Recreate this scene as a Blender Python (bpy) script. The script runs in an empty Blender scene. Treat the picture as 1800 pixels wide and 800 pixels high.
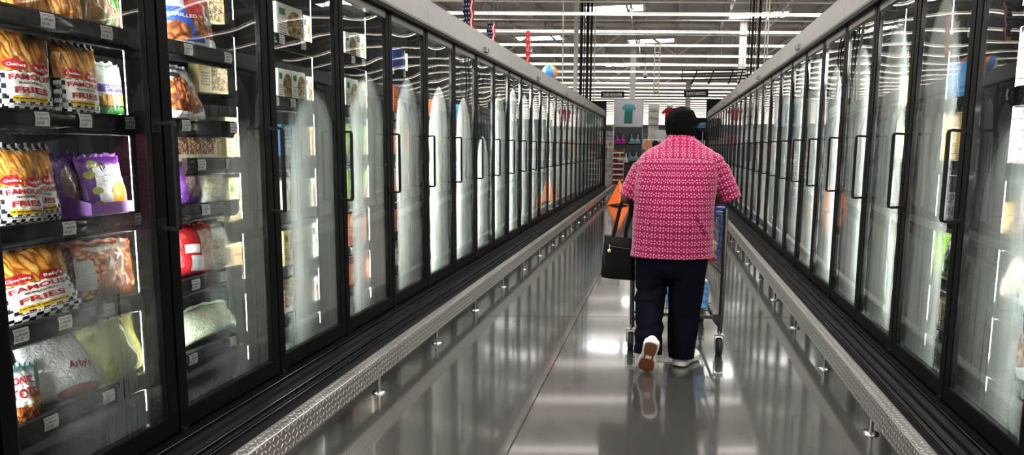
import bpy, bmesh, math, random
from mathutils import Vector, Matrix, noise
random.seed(7)
PI = math.pi
SC = bpy.context.scene
COL = SC.collection
sin, cos = math.sin, math.cos

# ------------------------------------------------------------------ objects
def tag(o, label=None, cat=None, group=None, kind=None):
    if label: o['label'] = label
    if cat: o['category'] = cat
    if group: o['group'] = group
    if kind: o['kind'] = kind
    return o

def empty(name, loc, label, cat, group=None, rotz=0.0):
    o = bpy.data.objects.new(name, None)
    o.empty_display_size = 0.1
    COL.objects.link(o)
    o.location = loc
    o.rotation_euler = (0, 0, rotz)
    return tag(o, label, cat, group)

def link(name, me, parent=None, loc=None):
    o = bpy.data.objects.new(name, me)
    COL.objects.link(o)
    if parent is not None: o.parent = parent
    if loc is not None: o.location = loc
    return o

def copy_obj(o, parent=None, loc=None):
    c = o.copy()
    COL.objects.link(c)
    c.parent = parent
    if loc is not None: c.location = loc
    return c

def copy_tree(o, parent=None, loc=None):
    c = copy_obj(o, parent, loc)
    for ch in list(o.children):
        copy_tree(ch, c)
    return c

ORD = ['nearest', 'second', 'third', 'fourth', 'fifth', 'sixth', 'seventh', 'eighth', 'ninth', 'tenth',
       'eleventh', 'twelfth', 'thirteenth', 'fourteenth', 'fifteenth', 'sixteenth', 'seventeenth', 'eighteenth',
       'nineteenth', 'twentieth', 'twenty-first', 'twenty-second', 'twenty-third', 'twenty-fourth', 'twenty-fifth', 'twenty-sixth', 'twenty-seventh', 'twenty-eighth']

# ------------------------------------------------------------------ mesh builder
class MB:
    def __init__(s):
        s.v = []; s.f = []; s.m = []; s.uv = []; s.sm = []
    def add(s, vs, fs, mi=0, uvs=None, smooth=False):
        b = len(s.v)
        s.v += [tuple(p) for p in vs]
        for k, f in enumerate(fs):
            s.f.append([i + b for i in f]); s.m.append(mi); s.sm.append(smooth)
            s.uv.append([uvs[i] for i in f] if uvs else [(-1.0, -1.0)] * len(f))
        return s
    def box(s, x0, x1, y0, y1, z0, z1, mi=0, front=None):
        if x0 > x1: x0, x1 = x1, x0
        if y0 > y1: y0, y1 = y1, y0
        if z0 > z1: z0, z1 = z1, z0
        v = [(x, y, z) for x in (x0, x1) for y in (y0, y1) for z in (z0, z1)]
        F = {'-x': (0, 1, 3, 2), '+x': (4, 6, 7, 5), '-y': (0, 4, 5, 1), '+y': (2, 3, 7, 6), '-z': (0, 2, 6, 4), '+z': (1, 5, 7, 3)}
        b = len(s.v); s.v += v
        for k, f in F.items():
            s.f.append([i + b for i in f]); s.m.append(mi); s.sm.append(False)
            u = [(-1.0, -1.0)] * 4
            if front == k:
                if k[1] == 'x': u = [((v[i][1] - y0) / (y1 - y0), (v[i][2] - z0) / (z1 - z0)) for i in f]
                elif k[1] == 'y': u = [((v[i][0] - x0) / (x1 - x0), (v[i][2] - z0) / (z1 - z0)) for i in f]
                if k in ('+y', '-x'): u = [(1 - a, c) for a, c in u]
            s.uv.append(u)
        return s
    def tube(s, path, r, n=8, mi=0, caps=True, smooth=True, closed=False):
        P = [Vector(p) for p in path]
        N = len(P)
        R = r if isinstance(r, (list, tuple)) else [r] * N
        rings = []
        up = None
        for i in range(N):
            if closed: t = P[(i + 1) % N] - P[i - 1]
            else: t = P[min(i + 1, N - 1)] - P[max(i - 1, 0)]
            t.normalize()
            if up is None:
                up = Vector((0, 0, 1)) if abs(t.z) < .9 else Vector((1, 0, 0))
            a = up - t * up.dot(t)
            if a.length < 1e-4: a = t.orthogonal()
            a.normalize(); up = a
            b = t.cross(a)
            rings.append([P[i] + (a * cos(2 * PI * k / n) + b * sin(2 * PI * k / n)) * R[i] for k in range(n)])
        s.loft(rings, mi, caps and not closed, smooth, closed)
        return s
    def loft(s, rings, mi=0, caps=True, smooth=True, closed=False):
        n = len(rings[0]); N = len(rings)
        vs = [p for r in rings for p in r]
        fs = []
        for i in range(N if closed else N - 1):
            j = (i + 1) % N
            for k in range(n):
                l = (k + 1) % n
                fs.append((i * n + k, i * n + l, j * n + l, j * n + k))
        s.add(vs, fs, mi, None, smooth)
        if caps:
            s.add(rings[0], [tuple(range(n - 1, -1, -1))], mi)
            s.add(rings[-1], [tuple(range(n))], mi)
        return s
    def ell(s, c, r, nu=16, nv=10, mi=0, rot=None):
        rings = []
        for j in range(1, nv):
            a = PI * j / nv
            rg = []
            for k in range(nu):
                b = 2 * PI * k / nu
                p = Vector((r[0] * sin(a) * cos(b), r[1] * sin(a) * sin(b), -r[2] * cos(a)))
                if rot: p = rot @ p
                rg.append(Vector(c) + p)
            rings.append(rg)
        s.loft(rings, mi, False, True)
        for z, rg in ((-1, rings[0]), (1, rings[-1])):
            p = Vector((0, 0, z * r[2]))
            if rot: p = rot @ p
            vs = [Vector(c) + p] + rg
            fs = []
            for k in range(nu):
                l = (k + 1) % nu
                fs.append((0, l + 1, k + 1) if z < 0 else (0, k + 1, l + 1))
            s.add(vs, fs, mi, None, True)
        return s
    def lathe(s, prof, c=(0, 0, 0), n=16, mi=0, axis='z'):
        rings = []
        for r, h in prof:
            rg = []
            for k in range(n):
                a = 2 * PI * k / n
                x, y = r * cos(a), r * sin(a)
                p = {'z': (x, y, h), 'x': (h, x, y), 'y': (y, h, x)}[axis]
                rg.append(Vector(c) + Vector(p))
            rings.append(rg)
        return s.loft(rings, mi, True, True)
    def quad(s, a, b, c, d, mi=0, uv=True):
        return s.add([a, b, c, d], [(0, 1, 2, 3)], mi, [(0, 0), (1, 0), (1, 1), (0, 1)] if uv else None)
    def mesh(s, name, mats):
        me = bpy.data.meshes.new(name)
        me.from_pydata([tuple(p) for p in s.v], [], s.f)
        if not isinstance(mats, (list, tuple)): mats = [mats]
        for m in mats: me.materials.append(m)
        uvl = me.uv_layers.new(name='UVMap')
        i = 0
        for fi, p in enumerate(me.polygons):
            p.material_index = s.m[fi]; p.use_smooth = s.sm[fi]
            for k in range(p.loop_total):
                uvl.data[p.loop_start + k].uv = s.uv[fi][k]
        me.validate(clean_customdata=False)
        me.update()
        return me
    def build(s, name, mats, parent=None, loc=None):
        return link(name, s.mesh(name, mats), parent, loc)

def remeshed(mb, voxel, smooth=3):
    """fuse overlapping closed shapes into one continuous surface"""
    me = mb.mesh('tmp', [])
    o = bpy.data.objects.new('tmp', me); COL.objects.link(o)
    r = o.modifiers.new('r', 'REMESH'); r.mode = 'VOXEL'; r.voxel_size = voxel; r.use_smooth_shade = True
    if smooth:
        q = o.modifiers.new('s', 'SMOOTH'); q.iterations = smooth; q.factor = .5
    dg = bpy.context.evaluated_depsgraph_get(); dg.update()
    out = bpy.data.meshes.new_from_object(o.evaluated_get(dg))
    bpy.data.objects.remove(o); bpy.data.meshes.remove(me)
    for p in out.polygons: p.use_smooth = True
    return out

_text_cache = {}
def text_tris(body, bold=0.0):
    """lettering as flat triangles, centred, cap height about 1"""
    key = (body, bold)
    if key in _text_cache: return _text_cache[key]
    cu = bpy.data.curves.new('t', 'FONT')
    cu.body = body; cu.size = 1.4; cu.align_x = 'CENTER'; cu.offset = bold; cu.resolution_u = 3
    o = bpy.data.objects.new('t', cu); COL.objects.link(o)
    dg = bpy.context.evaluated_depsgraph_get(); dg.update()
    me = bpy.data.meshes.new_from_object(o.evaluated_get(dg))
    vs = [(v.co.x, v.co.y) for v in me.vertices]
    fs = [tuple(p.vertices) for p in me.polygons]
    bpy.data.objects.remove(o); bpy.data.curves.remove(cu); bpy.data.meshes.remove(me)
    xs = [v[0] for v in vs]; w = max(xs) - min(xs); c = (max(xs) + min(xs)) / 2
    _text_cache[key] = ([(x - c, y) for x, y in vs], fs, w)
    return _text_cache[key]

def text_on(mb, body, fn, width, height, mi=0, bold=0.02, arch=0.0):
    """map lettering through fn(x, y) -> point; x,y centred, in metres"""
    vs, fs, w = text_tris(body, bold)
    sx = width / w
    pts = []
    for x, y in vs:
        X = x * sx; Y = y * height
        Y += arch * (1 - (2 * X / width) ** 2)
        pts.append(fn(X, Y))
    mb.add(pts, fs, mi)
    return mb

# ------------------------------------------------------------------ shader mini language
class S:
    def __init__(s, nt, k): s.nt = nt; s.k = k
    def _m(s, op, *a):
        n = s.nt.nodes.new('ShaderNodeMath'); n.operation = op
        for i, x in enumerate(a):
            if isinstance(x, S): s.nt.links.new(x.k, n.inputs[i])
            else: n.inputs[i].default_value = x
        return S(s.nt, n.outputs[0])
    def __add__(s, o): return s._m('ADD', s, o)
    __radd__ = __add__
    def __sub__(s, o): return s._m('SUBTRACT', s, o)
    def __rsub__(s, o): return s._m('SUBTRACT', o, s)
    def __mul__(s, o): return s._m('MULTIPLY', s, o)
    __rmul__ = __mul__
    def __truediv__(s, o): return s._m('DIVIDE', s, o)
    def __pow__(s, o): return s._m('POWER', s, o)
    def gt(s, o): return s._m('GREATER_THAN', s, o)
    def lt(s, o): return s._m('LESS_THAN', s, o)
    def abs(s): return s._m('ABSOLUTE', s)
    def floor(s): return s._m('FLOOR', s)
    def fract(s): return s._m('FRACT', s)
    def sin(s): return s._m('SINE', s)
    def sqrt(s): return s._m('SQRT', s)
    def min(s, o): return s._m('MINIMUM', s, o)
    def max(s, o): return s._m('MAXIMUM', s, o)
    def mod2(s): return s._m('FLOORED_MODULO', s, 2.0)
    def clamp(s): return s.max(0.0).min(1.0)
    def smooth(s, a, b):
        n = s.nt.nodes.new('ShaderNodeMapRange'); n.interpolation_type = 'SMOOTHSTEP'
        s.nt.links.new(s.k, n.inputs[0])
        for i, x in ((1, a), (2, b)):
            if isinstance(x, S): s.nt.links.new(x.k, n.inputs[i])
            else: n.inputs[i].default_value = x
        n.inputs[3].default_value = 0; n.inputs[4].default_value = 1
        return S(s.nt, n.outputs[0])

class Mat:
    def __init__(s, name):
        s.m = bpy.data.materials.new(name); s.m.use_nodes = True
        s.nt = s.m.node_tree; s.nt.nodes.clear()
        s.out = s.nt.nodes.new('ShaderNodeOutputMaterial')
    def n(s, t, **kw):
        x = s.nt.nodes.new(t)
        for k, v in kw.items(): setattr(x, k, v)
        return x
    def put(s, sock, x):
        if isinstance(x, S): s.nt.links.new(x.k, sock)
        elif hasattr(x, 'is_linked'): s.nt.links.new(x, sock)
        elif isinstance(x, (tuple, list)) and len(x) == 3 and sock.type == 'RGBA': sock.default_value = (*x, 1)
        else: sock.default_value = x
    def coord(s, kind='Object'):
        t = s.n('ShaderNodeTexCoord'); return t.outputs[kind]
    def xyz(s, kind='Object'):
        q = s.n('ShaderNodeSeparateXYZ'); s.nt.links.new(s.coord(kind), q.inputs[0])
        return [S(s.nt, q.outputs[i]) for i in range(3)]
    def vec(s, x, y, z=0.0):
        q = s.n('ShaderNodeCombineXYZ')
        for i, a in enumerate((x, y, z)): s.put(q.inputs[i], a)
        return q.outputs[0]
    def noise(s, vec, scale=5, detail=2, rough=.5, dist=0.0, color=False):
        q = s.n('ShaderNodeTexNoise')
        s.put(q.inputs['Vector'], vec); q.inputs['Scale'].default_value = scale
        q.inputs['Detail'].default_value = detail; q.inputs['Roughness'].default_value = rough
        q.inputs['Distortion'].default_value = dist
        return q.outputs['Color'] if color else S(s.nt, q.outputs[0])
    def voronoi(s, vec, scale=5, out='Distance', feature='F1', rnd=1.0):
        q = s.n('ShaderNodeTexVoronoi', feature=feature)
        s.put(q.inputs['Vector'], vec); q.inputs['Scale'].default_value = scale
        q.inputs['Randomness'].default_value = rnd
        return q.outputs[out] if out == 'Color' else S(s.nt, q.outputs[out])
    def attr(s, name):
        q = s.n('ShaderNodeAttribute'); q.attribute_type = 'OBJECT'; q.attribute_name = name
        return S(s.nt, q.outputs['Fac'])
    def rand(s):
        q = s.n('ShaderNodeObjectInfo'); return S(s.nt, q.outputs['Random'])
    def mix(s, f, a, b):
        q = s.n('ShaderNodeMix', data_type='RGBA')
        s.put(q.inputs[0], f); s.put(q.inputs[6], a); s.put(q.inputs[7], b)
        return q.outputs[2]
    def ramp(s, f, stops):
        q = s.n('ShaderNodeValToRGB'); s.put(q.inputs[0], f)
        e = q.color_ramp.elements
        while len(e) < len(stops): e.new(.5)
        for k, (p, c) in enumerate(stops): e[k].position = p; e[k].color = (*c, 1)
        return q.outputs[0]
    def bump(s, h, strength=.3, dist=.01):
        q = s.n('ShaderNodeBump'); q.inputs['Strength'].default_value = strength; q.inputs['Distance'].default_value = dist
        s.put(q.inputs['Height'], h); return q.outputs[0]
    def pbr(s, color=(.5, .5, .5), rough=.5, metal=0.0, normal=None, coat=0.0, spec=.5, emit=None, estr=0.0, trans=0.0, alpha=None, sheen=0.0):
        q = s.n('ShaderNodeBsdfPrincipled')
        s.put(q.inputs['Base Color'], color); s.put(q.inputs['Roughness'], rough); s.put(q.inputs['Metallic'], metal)
        s.put(q.inputs['Specular IOR Level'], spec); s.put(q.inputs['Coat Weight'], coat)
        if sheen: s.put(q.inputs['Sheen Weight'], sheen)
        if normal is not None: s.put(q.inputs['Normal'], normal)
        if emit is not None:
            s.put(q.inputs['Emission Color'], emit); s.put(q.inputs['Emission Strength'], estr)
        if trans: s.put(q.inputs['Transmission Weight'], trans)
        if alpha is not None: s.put(q.inputs['Alpha'], alpha)
        s.nt.links.new(q.outputs[0], s.out.inputs[0])
        return s.m
    def surf(s, sh):
        s.nt.links.new(sh, s.out.inputs[0]); return s.m
    def mixsh(s, f, a, b):
        q = s.n('ShaderNodeMixShader'); s.put(q.inputs[0], f)
        s.nt.links.new(a, q.inputs[1]); s.nt.links.new(b, q.inputs[2]); return q.outputs[0]

def plain(name, color, rough=.5, metal=0.0, var=.12, scale=30, bump=0.0, **kw):
    """a plain material with slight procedural mottling"""
    m = Mat(name)
    nz = m.noise(m.coord('Object'), scale, 3)
    c = m.mix(nz, tuple(x * (1 - var) for x in color), tuple(min(1, x * (1 + var)) for x in color))
    nm = m.bump(nz, bump, .01) if bump else None
    return m.pbr(c, rough, metal, nm, **kw)

def emissive(name, color, strength):
    m = Mat(name)
    e = m.n('ShaderNodeEmission'); e.inputs[0].default_value = (*color, 1); e.inputs[1].default_value = strength
    return m.surf(e.outputs[0])

# printed packaging: flat panels and food pictures laid out in the UV of the front face
def food(m, uv, sc, stops, kind='lumps'):
    U, V = m.xyz('UV')[:2]
    if kind == 'fries':
        w = m.noise(uv, 3, 2)
        a = m.voronoi(m.vec((U + w * .22) * 11.0 + V * 3.0, V * 3.0 + w, 0.0), 1.0, feature='DISTANCE_TO_EDGE')
        f = a.smooth(0.0, .30) * .62 + m.noise(m.vec(U * 3.0, V * 3.0, 0.0), sc * .4, 2) * .5 - .08
    elif kind == 'lumps':
        nz = m.noise(uv, sc * .9, 3, .6, 1.0)
        f = m.voronoi(m.vec(U + nz * .12, V + nz * .10, 0.0), sc * 1.7, feature='DISTANCE_TO_EDGE').smooth(0.0, .35) * .45 + nz * .75 - .1
    else:
        f = m.noise(uv, sc, 4, .6, 1.0)
    return m.ramp(f, stops)

def printed(name, base, items=(), rough=.35, side=None, coat=0.0, crinkle=0.0, film=False):
    m = Mat(name)
    uvs = m.coord('UV'); U, V = m.xyz('UV')[:2]
    c = base
    for it in items:
        k = it[0]
        if k == 'rect':
            _, u0, u1, v0, v1, col = it
            f = U.gt(u0) * U.lt(u1) * V.gt(v0) * V.lt(v1)
        elif k == 'ell':
            _, u0, v0, ru, rv, col = it
            f = (((U - u0) / ru) ** 2.0 + ((V - v0) / rv) ** 2.0).lt(1.0)
        elif k == 'check':
            _, v1, nu, nv = it
            f = V.lt(v1) * V.gt(-.5); col = m.mix(((U * nu).floor() + (V * nv).floor()).mod2(), (.015, .015, .018), (.82, .82, .82))
        elif k == 'checktop':
            _, v1, nu, nv = it
            f = V.gt(v1); col = m.mix(((U * nu).floor() + (V * nv).floor()).mod2(), (.015, .015, .018), (.82, .82, .82))
        elif k == 'food':
            _, u0, u1, v0, v1, sc, stops, fk = it
            f = U.gt(u0) * U.lt(u1) * V.gt(v0) * V.lt(v1); col = food(m, uvs, sc, stops, fk)
        elif k == 'foodell':
            _, u0, v0, ru, rv, sc, stops, fk = it
            f = (((U - u0) / ru) ** 2.0 + ((V - v0) / rv) ** 2.0).lt(1.0); col = food(m, uvs, sc, stops, fk)
        elif k == 'lines':
            _, u0, u1, v0, v1, n, col = it
            f = U.gt(u0) * U.lt(u1) * V.gt(v0) * V.lt(v1) * ((V - v0) * (n / (v1 - v0))).fract().gt(.45) * m.noise(m.vec(U * 60.0, V * 20.0, 0.0), 1.0, 0).gt(.42)
        c = m.mix(f, c, col)
    if side is not None: c = m.mix(U.lt(-.5), c, side)
    nm = None
    if crinkle:
        nm = m.bump(m.noise(m.coord('Object'), 38, 4, .55, 1.2), crinkle, .012)
    return m.pbr(c, rough, 0.0, nm, coat)
# ------------------------------------------------------------------ materials
BLACK = plain('black_anodised', (.0045, .0045, .0048), .4, 0.0, .2, spec=.16)
BLACK_DOOR = plain('black_door_frame', (.0045, .0045, .0048), .4, 0.0, .2, spec=.16)
BLACK_MATT = plain('black_matt', (.007, .007, .0075), .6, spec=.25)
BLACK_GLOSS = plain('black_gloss_trim', (.012, .012, .0125), .18, 0.0, .2, coat=.2)
BASEPANEL = plain('charcoal_base_panel', (.05, .05, .051), .42, .0, .1, spec=.35)
FASCIA = plain('grey_fascia', (.27, .262, .252), .5, .15, .04, 6)
TOPRAIL = plain('brushed_grey_rail', (.28, .275, .27), .28, .8, .06)
CASE_IN = plain('dark_case_interior', (.06, .06, .061), .5, .0, .1, 4)
CASE_OUT = plain('case_outer_panel', (.33, .33, .32), .5)
SHELF = plain('black_shelf', (.012, .012, .0125), .28, 0, .2, spec=.4)
TAGRAIL = plain('clear_black_tag_rail', (.03, .03, .032), .12, 0, .2, coat=.6)
STEEL = plain('galvanised_steel', (.5, .5, .5), .3, .9, .1)
CHROME = plain('brushed_steel', (.62, .61, .59), .25, 1.0, .05)
WHITE = plain('white_plastic', (.75, .75, .74), .45)
PAINTW = plain('white_painted_steel', (.70, .67, .63), .5, 0, .06, 3)
JOIST = plain('grey_joist_steel', (.40, .385, .37), .55, 0, .1, 3)
LED = emissive('led_strip', (.95, 1.0, .95), 85.0)
LED_EDGE = emissive('led_strip_edge', (.97, 1.0, .96), 8.0)
LED_LOW = emissive('led_strip_near', (.95, 1.0, .95), 65.0)
LAMP = emissive('tube_glow', (1.0, .93, .85), 4.2)
LAMP_SIDE = emissive('tube_side_glow', (1.0, .90, .74), .62)
DECK_FILL = emissive('deck_fill_glow', (1.0, .92, .82), 6.0)  # added glow on the fixture tops, hidden from below, to brighten the deck
SKYL = emissive('skylight_glow', (.93, .97, 1.0), 6.0)
FILL_PANEL = emissive('overhead_fill_glow', (1.0, .97, .93), 17.0)  # for the added overhead panels that light the near aisle

def m_tag():
    m = Mat('price_tag'); U, V = m.xyz('UV')[:2]
    bars = m.noise(m.vec(U * 55.0, 0.0, 0.0), 1.0, 0).gt(.5) * V.lt(.34) * V.gt(.12) * U.gt(.1) * U.lt(.6)
    tx = m.noise(m.vec(U * 26.0, V * 6.0, 0.0), 1.0, 0).gt(.54) * (V * 3.2).fract().gt(.45) * V.gt(.42) * V.lt(.9) * U.gt(.1) * U.lt(.9)
    return m.pbr(m.mix((bars + tx).clamp(), (.82, .82, .81), (.12, .12, .12)), .4)
TAG = m_tag()

def m_glass():
    m = Mat('door_glass')
    x, y, z = m.xyz('Object')
    h = m.noise(m.vec(x, y * .8, z * 1.6), 1.6, 1, .4)
    nm = m.bump(h, .55, .006)
    fr = m.n('ShaderNodeFresnel'); fr.inputs[0].default_value = 1.5
    m.nt.links.new(nm, fr.inputs['Normal'])
    F = S(m.nt, fr.outputs[0])
    k = (1.0 - (1.0 - F) ** 1.4).clamp()
    t = m.n('ShaderNodeBsdfTransparent'); t.inputs[0].default_value = (.95, .965, .955, 1)
    g = m.n('ShaderNodeBsdfGlossy'); g.inputs['Roughness'].default_value = .015
    g.inputs[0].default_value = (.95, .95, .95, 1)
    m.nt.links.new(nm, g.inputs['Normal'])
    return m.surf(m.mixsh(k, t.outputs[0], g.outputs[0]))
GLASS = m_glass()

def m_frost():
    m = Mat('condensation_fog')
    U, V = m.xyz('UV')[:2]
    tip = m.attr('fog_top'); dens = m.attr('fog_density'); soft = m.attr('fog_soft'); cu = m.attr('fog_u'); hw = m.attr('fog_half')
    r = m.rand()
    off = r * 37.0
    prof = (1.0 - (1.0 - ((tip - V) / .22).clamp()) ** 2.0).sqrt() * hw
    wob = (m.noise(m.vec(off, V * 3.0, 0.0), 1.0, 1) - .5) * .10
    d = prof - (U - cu + wob).abs()
    mask = d.smooth(0.0, soft)
    st = m.noise(m.vec(U * 55.0 + off, V * 1.2, off), 1.0, 2, .6)
    low = 1.0 - V.smooth(.10, .48)
    drip = st.smooth(.61, .68) * low * .45
    blot = m.noise(m.vec(U * 3.0 + off, V * 5.0, off), 1.0, 3)
    band = m.noise(m.vec(U * 16.0 + off, V * .5, off), 1.0, 1)
    edge = (1.0 - V.smooth(.0, .035)) * m.noise(m.vec(U * 40.0, V * 25.0, off), 1.0, 2).smooth(.35, .6) * .5
    a = ((mask * (1.0 - drip) * dens * (blot * .4 + band * .25 + .68)).max(edge * dens)).clamp()
    t = m.n('ShaderNodeBsdfTransparent')
    df = m.n('ShaderNodeBsdfDiffuse'); df.inputs[0].default_value = (.80, .84, .81, 1)
    tl = m.n('ShaderNodeBsdfTranslucent'); tl.inputs[0].default_value = (.86, .90, .87, 1)
    return m.surf(m.mixsh(a, t.outputs[0], m.mixsh(.5, df.outputs[0], tl.outputs[0])))
FROST = m_frost()

def m_plate():
    m = Mat('diamond_plate')
    U, V = m.xyz('UV')[:2]
    u = U * 34.0; v = V * 34.0
    s = ((u.floor() + v.floor()).mod2() * 2.0) - 1.0
    a = u.fract() - .5; b = v.fract() - .5
    e = ((a + s * b) / .62) ** 2.0 + ((a - s * b) / .2) ** 2.0
    h = 1.0 - e.smooth(.25, 1.1)
    nm = m.bump(h, 1.0, .004)
    c = m.mix(h, (.42, .405, .39), (.88, .87, .85))
    return m.pbr(c, .32, .85, nm)
PLATE = m_plate()

def m_floor():
    m = Mat('polished_concrete')
    x, y, z = m.xyz('Object')
    P = m.coord('Object')
    n1 = m.noise(P, .7, 2, .6); n2 = m.noise(P, 5, 2, .5)
    f = n1 * .6 + n2 * .4
    c = m.ramp(f, [(.2, (.068, .066, .063)), (.5, (.077, .0745, .071)), (.8, (.086, .083, .079))])
    spk = m.voronoi(P, 5.0).lt(.03) * m.noise(P, 2.2, 1).gt(.55)
    c = m.mix(spk * .5, c, (.45, .44, .42))
    rg = .125
    return m.pbr(c, .16, 0.0, None, 1.0, 1.0)
FLOOR = m_floor()
for _n in FLOOR.node_tree.nodes:
    if _n.type == 'BSDF_PRINCIPLED': _n.inputs['Coat Roughness'].default_value = .07; _n.inputs['Coat IOR'].default_value = 1.75

def m_deck():
    m = Mat('ribbed_roof_deck')
    x, y, z = m.xyz('Object')
    w = (y * 20.0).sin()
    nm = m.bump(w, .6, .03)
    return m.pbr(m.mix(m.noise(m.coord('Object'), .3, 2), (.34, .325, .31), (.44, .42, .40)), .6, 0, nm)
DECK = m_deck()
WALLM = plain('painted_store_wall', (.74, .72, .70), .7, 0, .05, .3)

# ------------------------------------------------------------------ camera (height 1.45 m)
RGT = Vector((0.97395524, 0.22667147, 0.00558832)); UPV = Vector((-0.03307812, 0.1176601, 0.99250287)); FWD = Vector((-0.22431456, 0.96683822, -0.12209353))
cam = bpy.data.cameras.new('camera'); cam.lens = 1149.0 * 36 / 1800; cam.sensor_width = 36; cam.clip_start = .05; cam.clip_end = 300
co = bpy.data.objects.new('camera', cam); COL.objects.link(co)
M = Matrix((RGT, UPV, -FWD)).transposed().to_4x4(); M.translation = (0, 0, 1.45)
co.matrix_world = M
SC.camera = co

# ------------------------------------------------------------------ setting
W = bpy.data.worlds.new('world'); SC.world = W; W.use_nodes = True
W.node_tree.nodes['Background'].inputs[0].default_value = (.55, .56, .58, 1)
W.node_tree.nodes['Background'].inputs[1].default_value = .3

def struct(name, mb, mats):
    return tag(mb.build(name, mats), kind='structure')
X0, X1, Y0, Y1, ZC = -34, 34, -14, 122, 7.15
struct('floor', MB().box(X0, X1, Y0, Y1, -.1, 0), FLOOR)
M_JOINT = plain('floor_joint_filler', (.05, .049, .047), .75, 0, .1, spec=.1)
struct('trim_1', MB().box(-.689, -.681, .3, 40, -.02, .0006), M_JOINT)
for _k, _y in enumerate((5.37, 10.62, 15.87)):
    struct('trim_%d' % (_k + 2), MB().add([(x_, _y + (x_ + 1.24) * .2327 + d_, .0005) for x_, d_ in ((-1.95, -.003), (1.3, -.003), (1.3, .003), (-1.95, .003))], [(0, 1, 2, 3)]), M_JOINT)
struct('ceiling', MB().box(X0, X1, Y0, Y1, ZC, ZC + .1), DECK)
struct('wall_back', MB().box(X0, X1, Y1, Y1 + .2, 0, ZC), WALLM)
struct('wall_front', MB().box(X0, X1, Y0 - .2, Y0, 0, ZC), WALLM)
struct('wall_left', MB().box(X0 - .2, X0, Y0, Y1, 0, ZC), WALLM)
struct('wall_right', MB().box(X1, X1 + .2, Y0, Y1, 0, ZC), WALLM)

# bar joists under the deck, along the aisle
def zig(mb, p0, p1, z0, z1, step, r, axis):
    L = p1 - p0; n = max(2, int(L / step)); prev = None
    return n
mbj = None
jo_first = None
def joist_mesh():
    mb = MB()
    L0, L1 = -6.0, 46.0
    mb.box(-.035, .035, L0, L1, .62, .68); mb.box(-.03, .03, L0, L1, 0, .045)
    n = int((L1 - L0) / .62)
    for i in range(n):
        a = L0 + (L1 - L0) * i / n; b = L0 + (L1 - L0) * (i + 1) / n
        za, zb = (.02, .64) if i % 2 else (.64, .02)
        mb.tube([(0, a, za), (0, b, zb)], .013, 4, smooth=False)
    return mb.mesh('bar_joist', JOIST)
jm = joist_mesh()
for i in range(15):
    x = -12.6 + 1.85 * i
    struct_o = tag(link('ceiling_joist', jm, None, (x, 0, 6.42)), kind='structure')
def girder_mesh():
    mb = MB()
    L = 24.0
    mb.box(-L, L, -.07, .07, 1.38, 1.5); mb.box(-L, L, -.07, .07, 0, .13)
    n = 24
    for i in range(n):
        a = -L + 2 * L * i / n; b = -L + 2 * L * (i + 1) / n
        za, zb = (.08, 1.42) if i % 2 else (1.42, .08)
        mb.tube([(a, 0, za), (b, 0, zb)], .045, 4, smooth=False)
    return mb.mesh('girder', PAINTW)
gm = girder_mesh()
for i, y in enumerate((17.0, 31.2, 45.4, 59.6, 75.0, 90.0)):
    tag(link('ceiling_girder', gm, None, (-.05 * y, y, 5.58)), kind='structure').rotation_euler = (0, 0, .2287)

# skylight wells, ceiling light rows
for i, (x, y) in enumerate(((-2.2, 27.5), (1.9, 25.4), (-.9, 36.0), (3.6, 30.0), (-7.5, 22.0), (-6.5, 34.0), (8.0, 24.0), (1.5, 110.0), (-3.0, 46.0), (8.0, 40.0))):
    s = empty('skylight', (x, y, ZC - .06), 'bright white rectangular skylight panel in the roof deck, %s by distance' % ORD[i], 'skylight', 'skylights in the roof deck')
    MB().box(-1.15, 1.15, -.6, .6, .0, .03).build('pane', SKYL, s)
    mb = MB()
    for a in (-1.2, 1.2): mb.box(a - .05, a + .05, -.65, .65, -.08, .05)
    for a in (-.65, .65): mb.box(-1.25, 1.25, a - .05, a + .05, -.08, .05)
    mb.build('curb', PAINTW, s)

SKEW = .2287                    # the lighting grid runs a little askew of the aisle
for iy, y in enumerate((-7.0, -2.0, 3.0, 8.0, 12.5)):  # unseen glowing panels, added as the main fill light from above
    for ix, x in enumerate((-9.5, -4.8, .3, 5.2, 9.8)):
        s = empty('skylight', (x, y, ZC - .06), 'added glowing fill panel in the roof above the shopper, out of the top of the picture', 'skylight', 'added fill panels overhead out of frame')
        MB().box(-1.15, 1.15, -.6, .6, .0, .03).build('pane', FILL_PANEL, s)
ROWY = [2.2 + 3.05 * k for k in range(-4, 38)]
XA, XB = -24.0, 24.0
hm = MB().box(XA, XB, -.035, .035, .04, .062).mesh('light_housing', PAINTW)
lm = MB().box(XA, XB, -.05, .05, .005, .04, 1).box(XA, XB, -.06, .06, 0, .005).box(XA, XB, -.034, .034, .0625, .066, 2).mesh('light_tube', [LAMP, LAMP_SIDE, DECK_FILL])
vis = 0
for k, y in enumerate(ROWY):
    if y < 19.5: lab = 'row of tube lights hung overhead ahead of the pictured ceiling, seen mirrored in the doors'; g = 'overhead rows seen only in reflections'
    else:
        lab = 'continuous warm white tube light row across the ceiling, %s in view' % ORD[min(vis, 27)] if vis < 20 else 'far off tube light row close to the back of the store ceiling'; g = 'tube light rows across the ceiling'; vis += 1
    r = empty('tube_light_row', (-.055 * y, y, 5.4), lab, 'ceiling light', g, SKEW)
    link('housing', hm, r); link('tube', lm, r)
    if k % 1 == 0:
        mb = MB()
        for x in range(-20, 21, 4): mb.box(x - .006, x + .006, -.006, .006, .06, 1.74 if y > 46 else 1.1)
        mb.build('hanger', JOIST, r)

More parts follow.
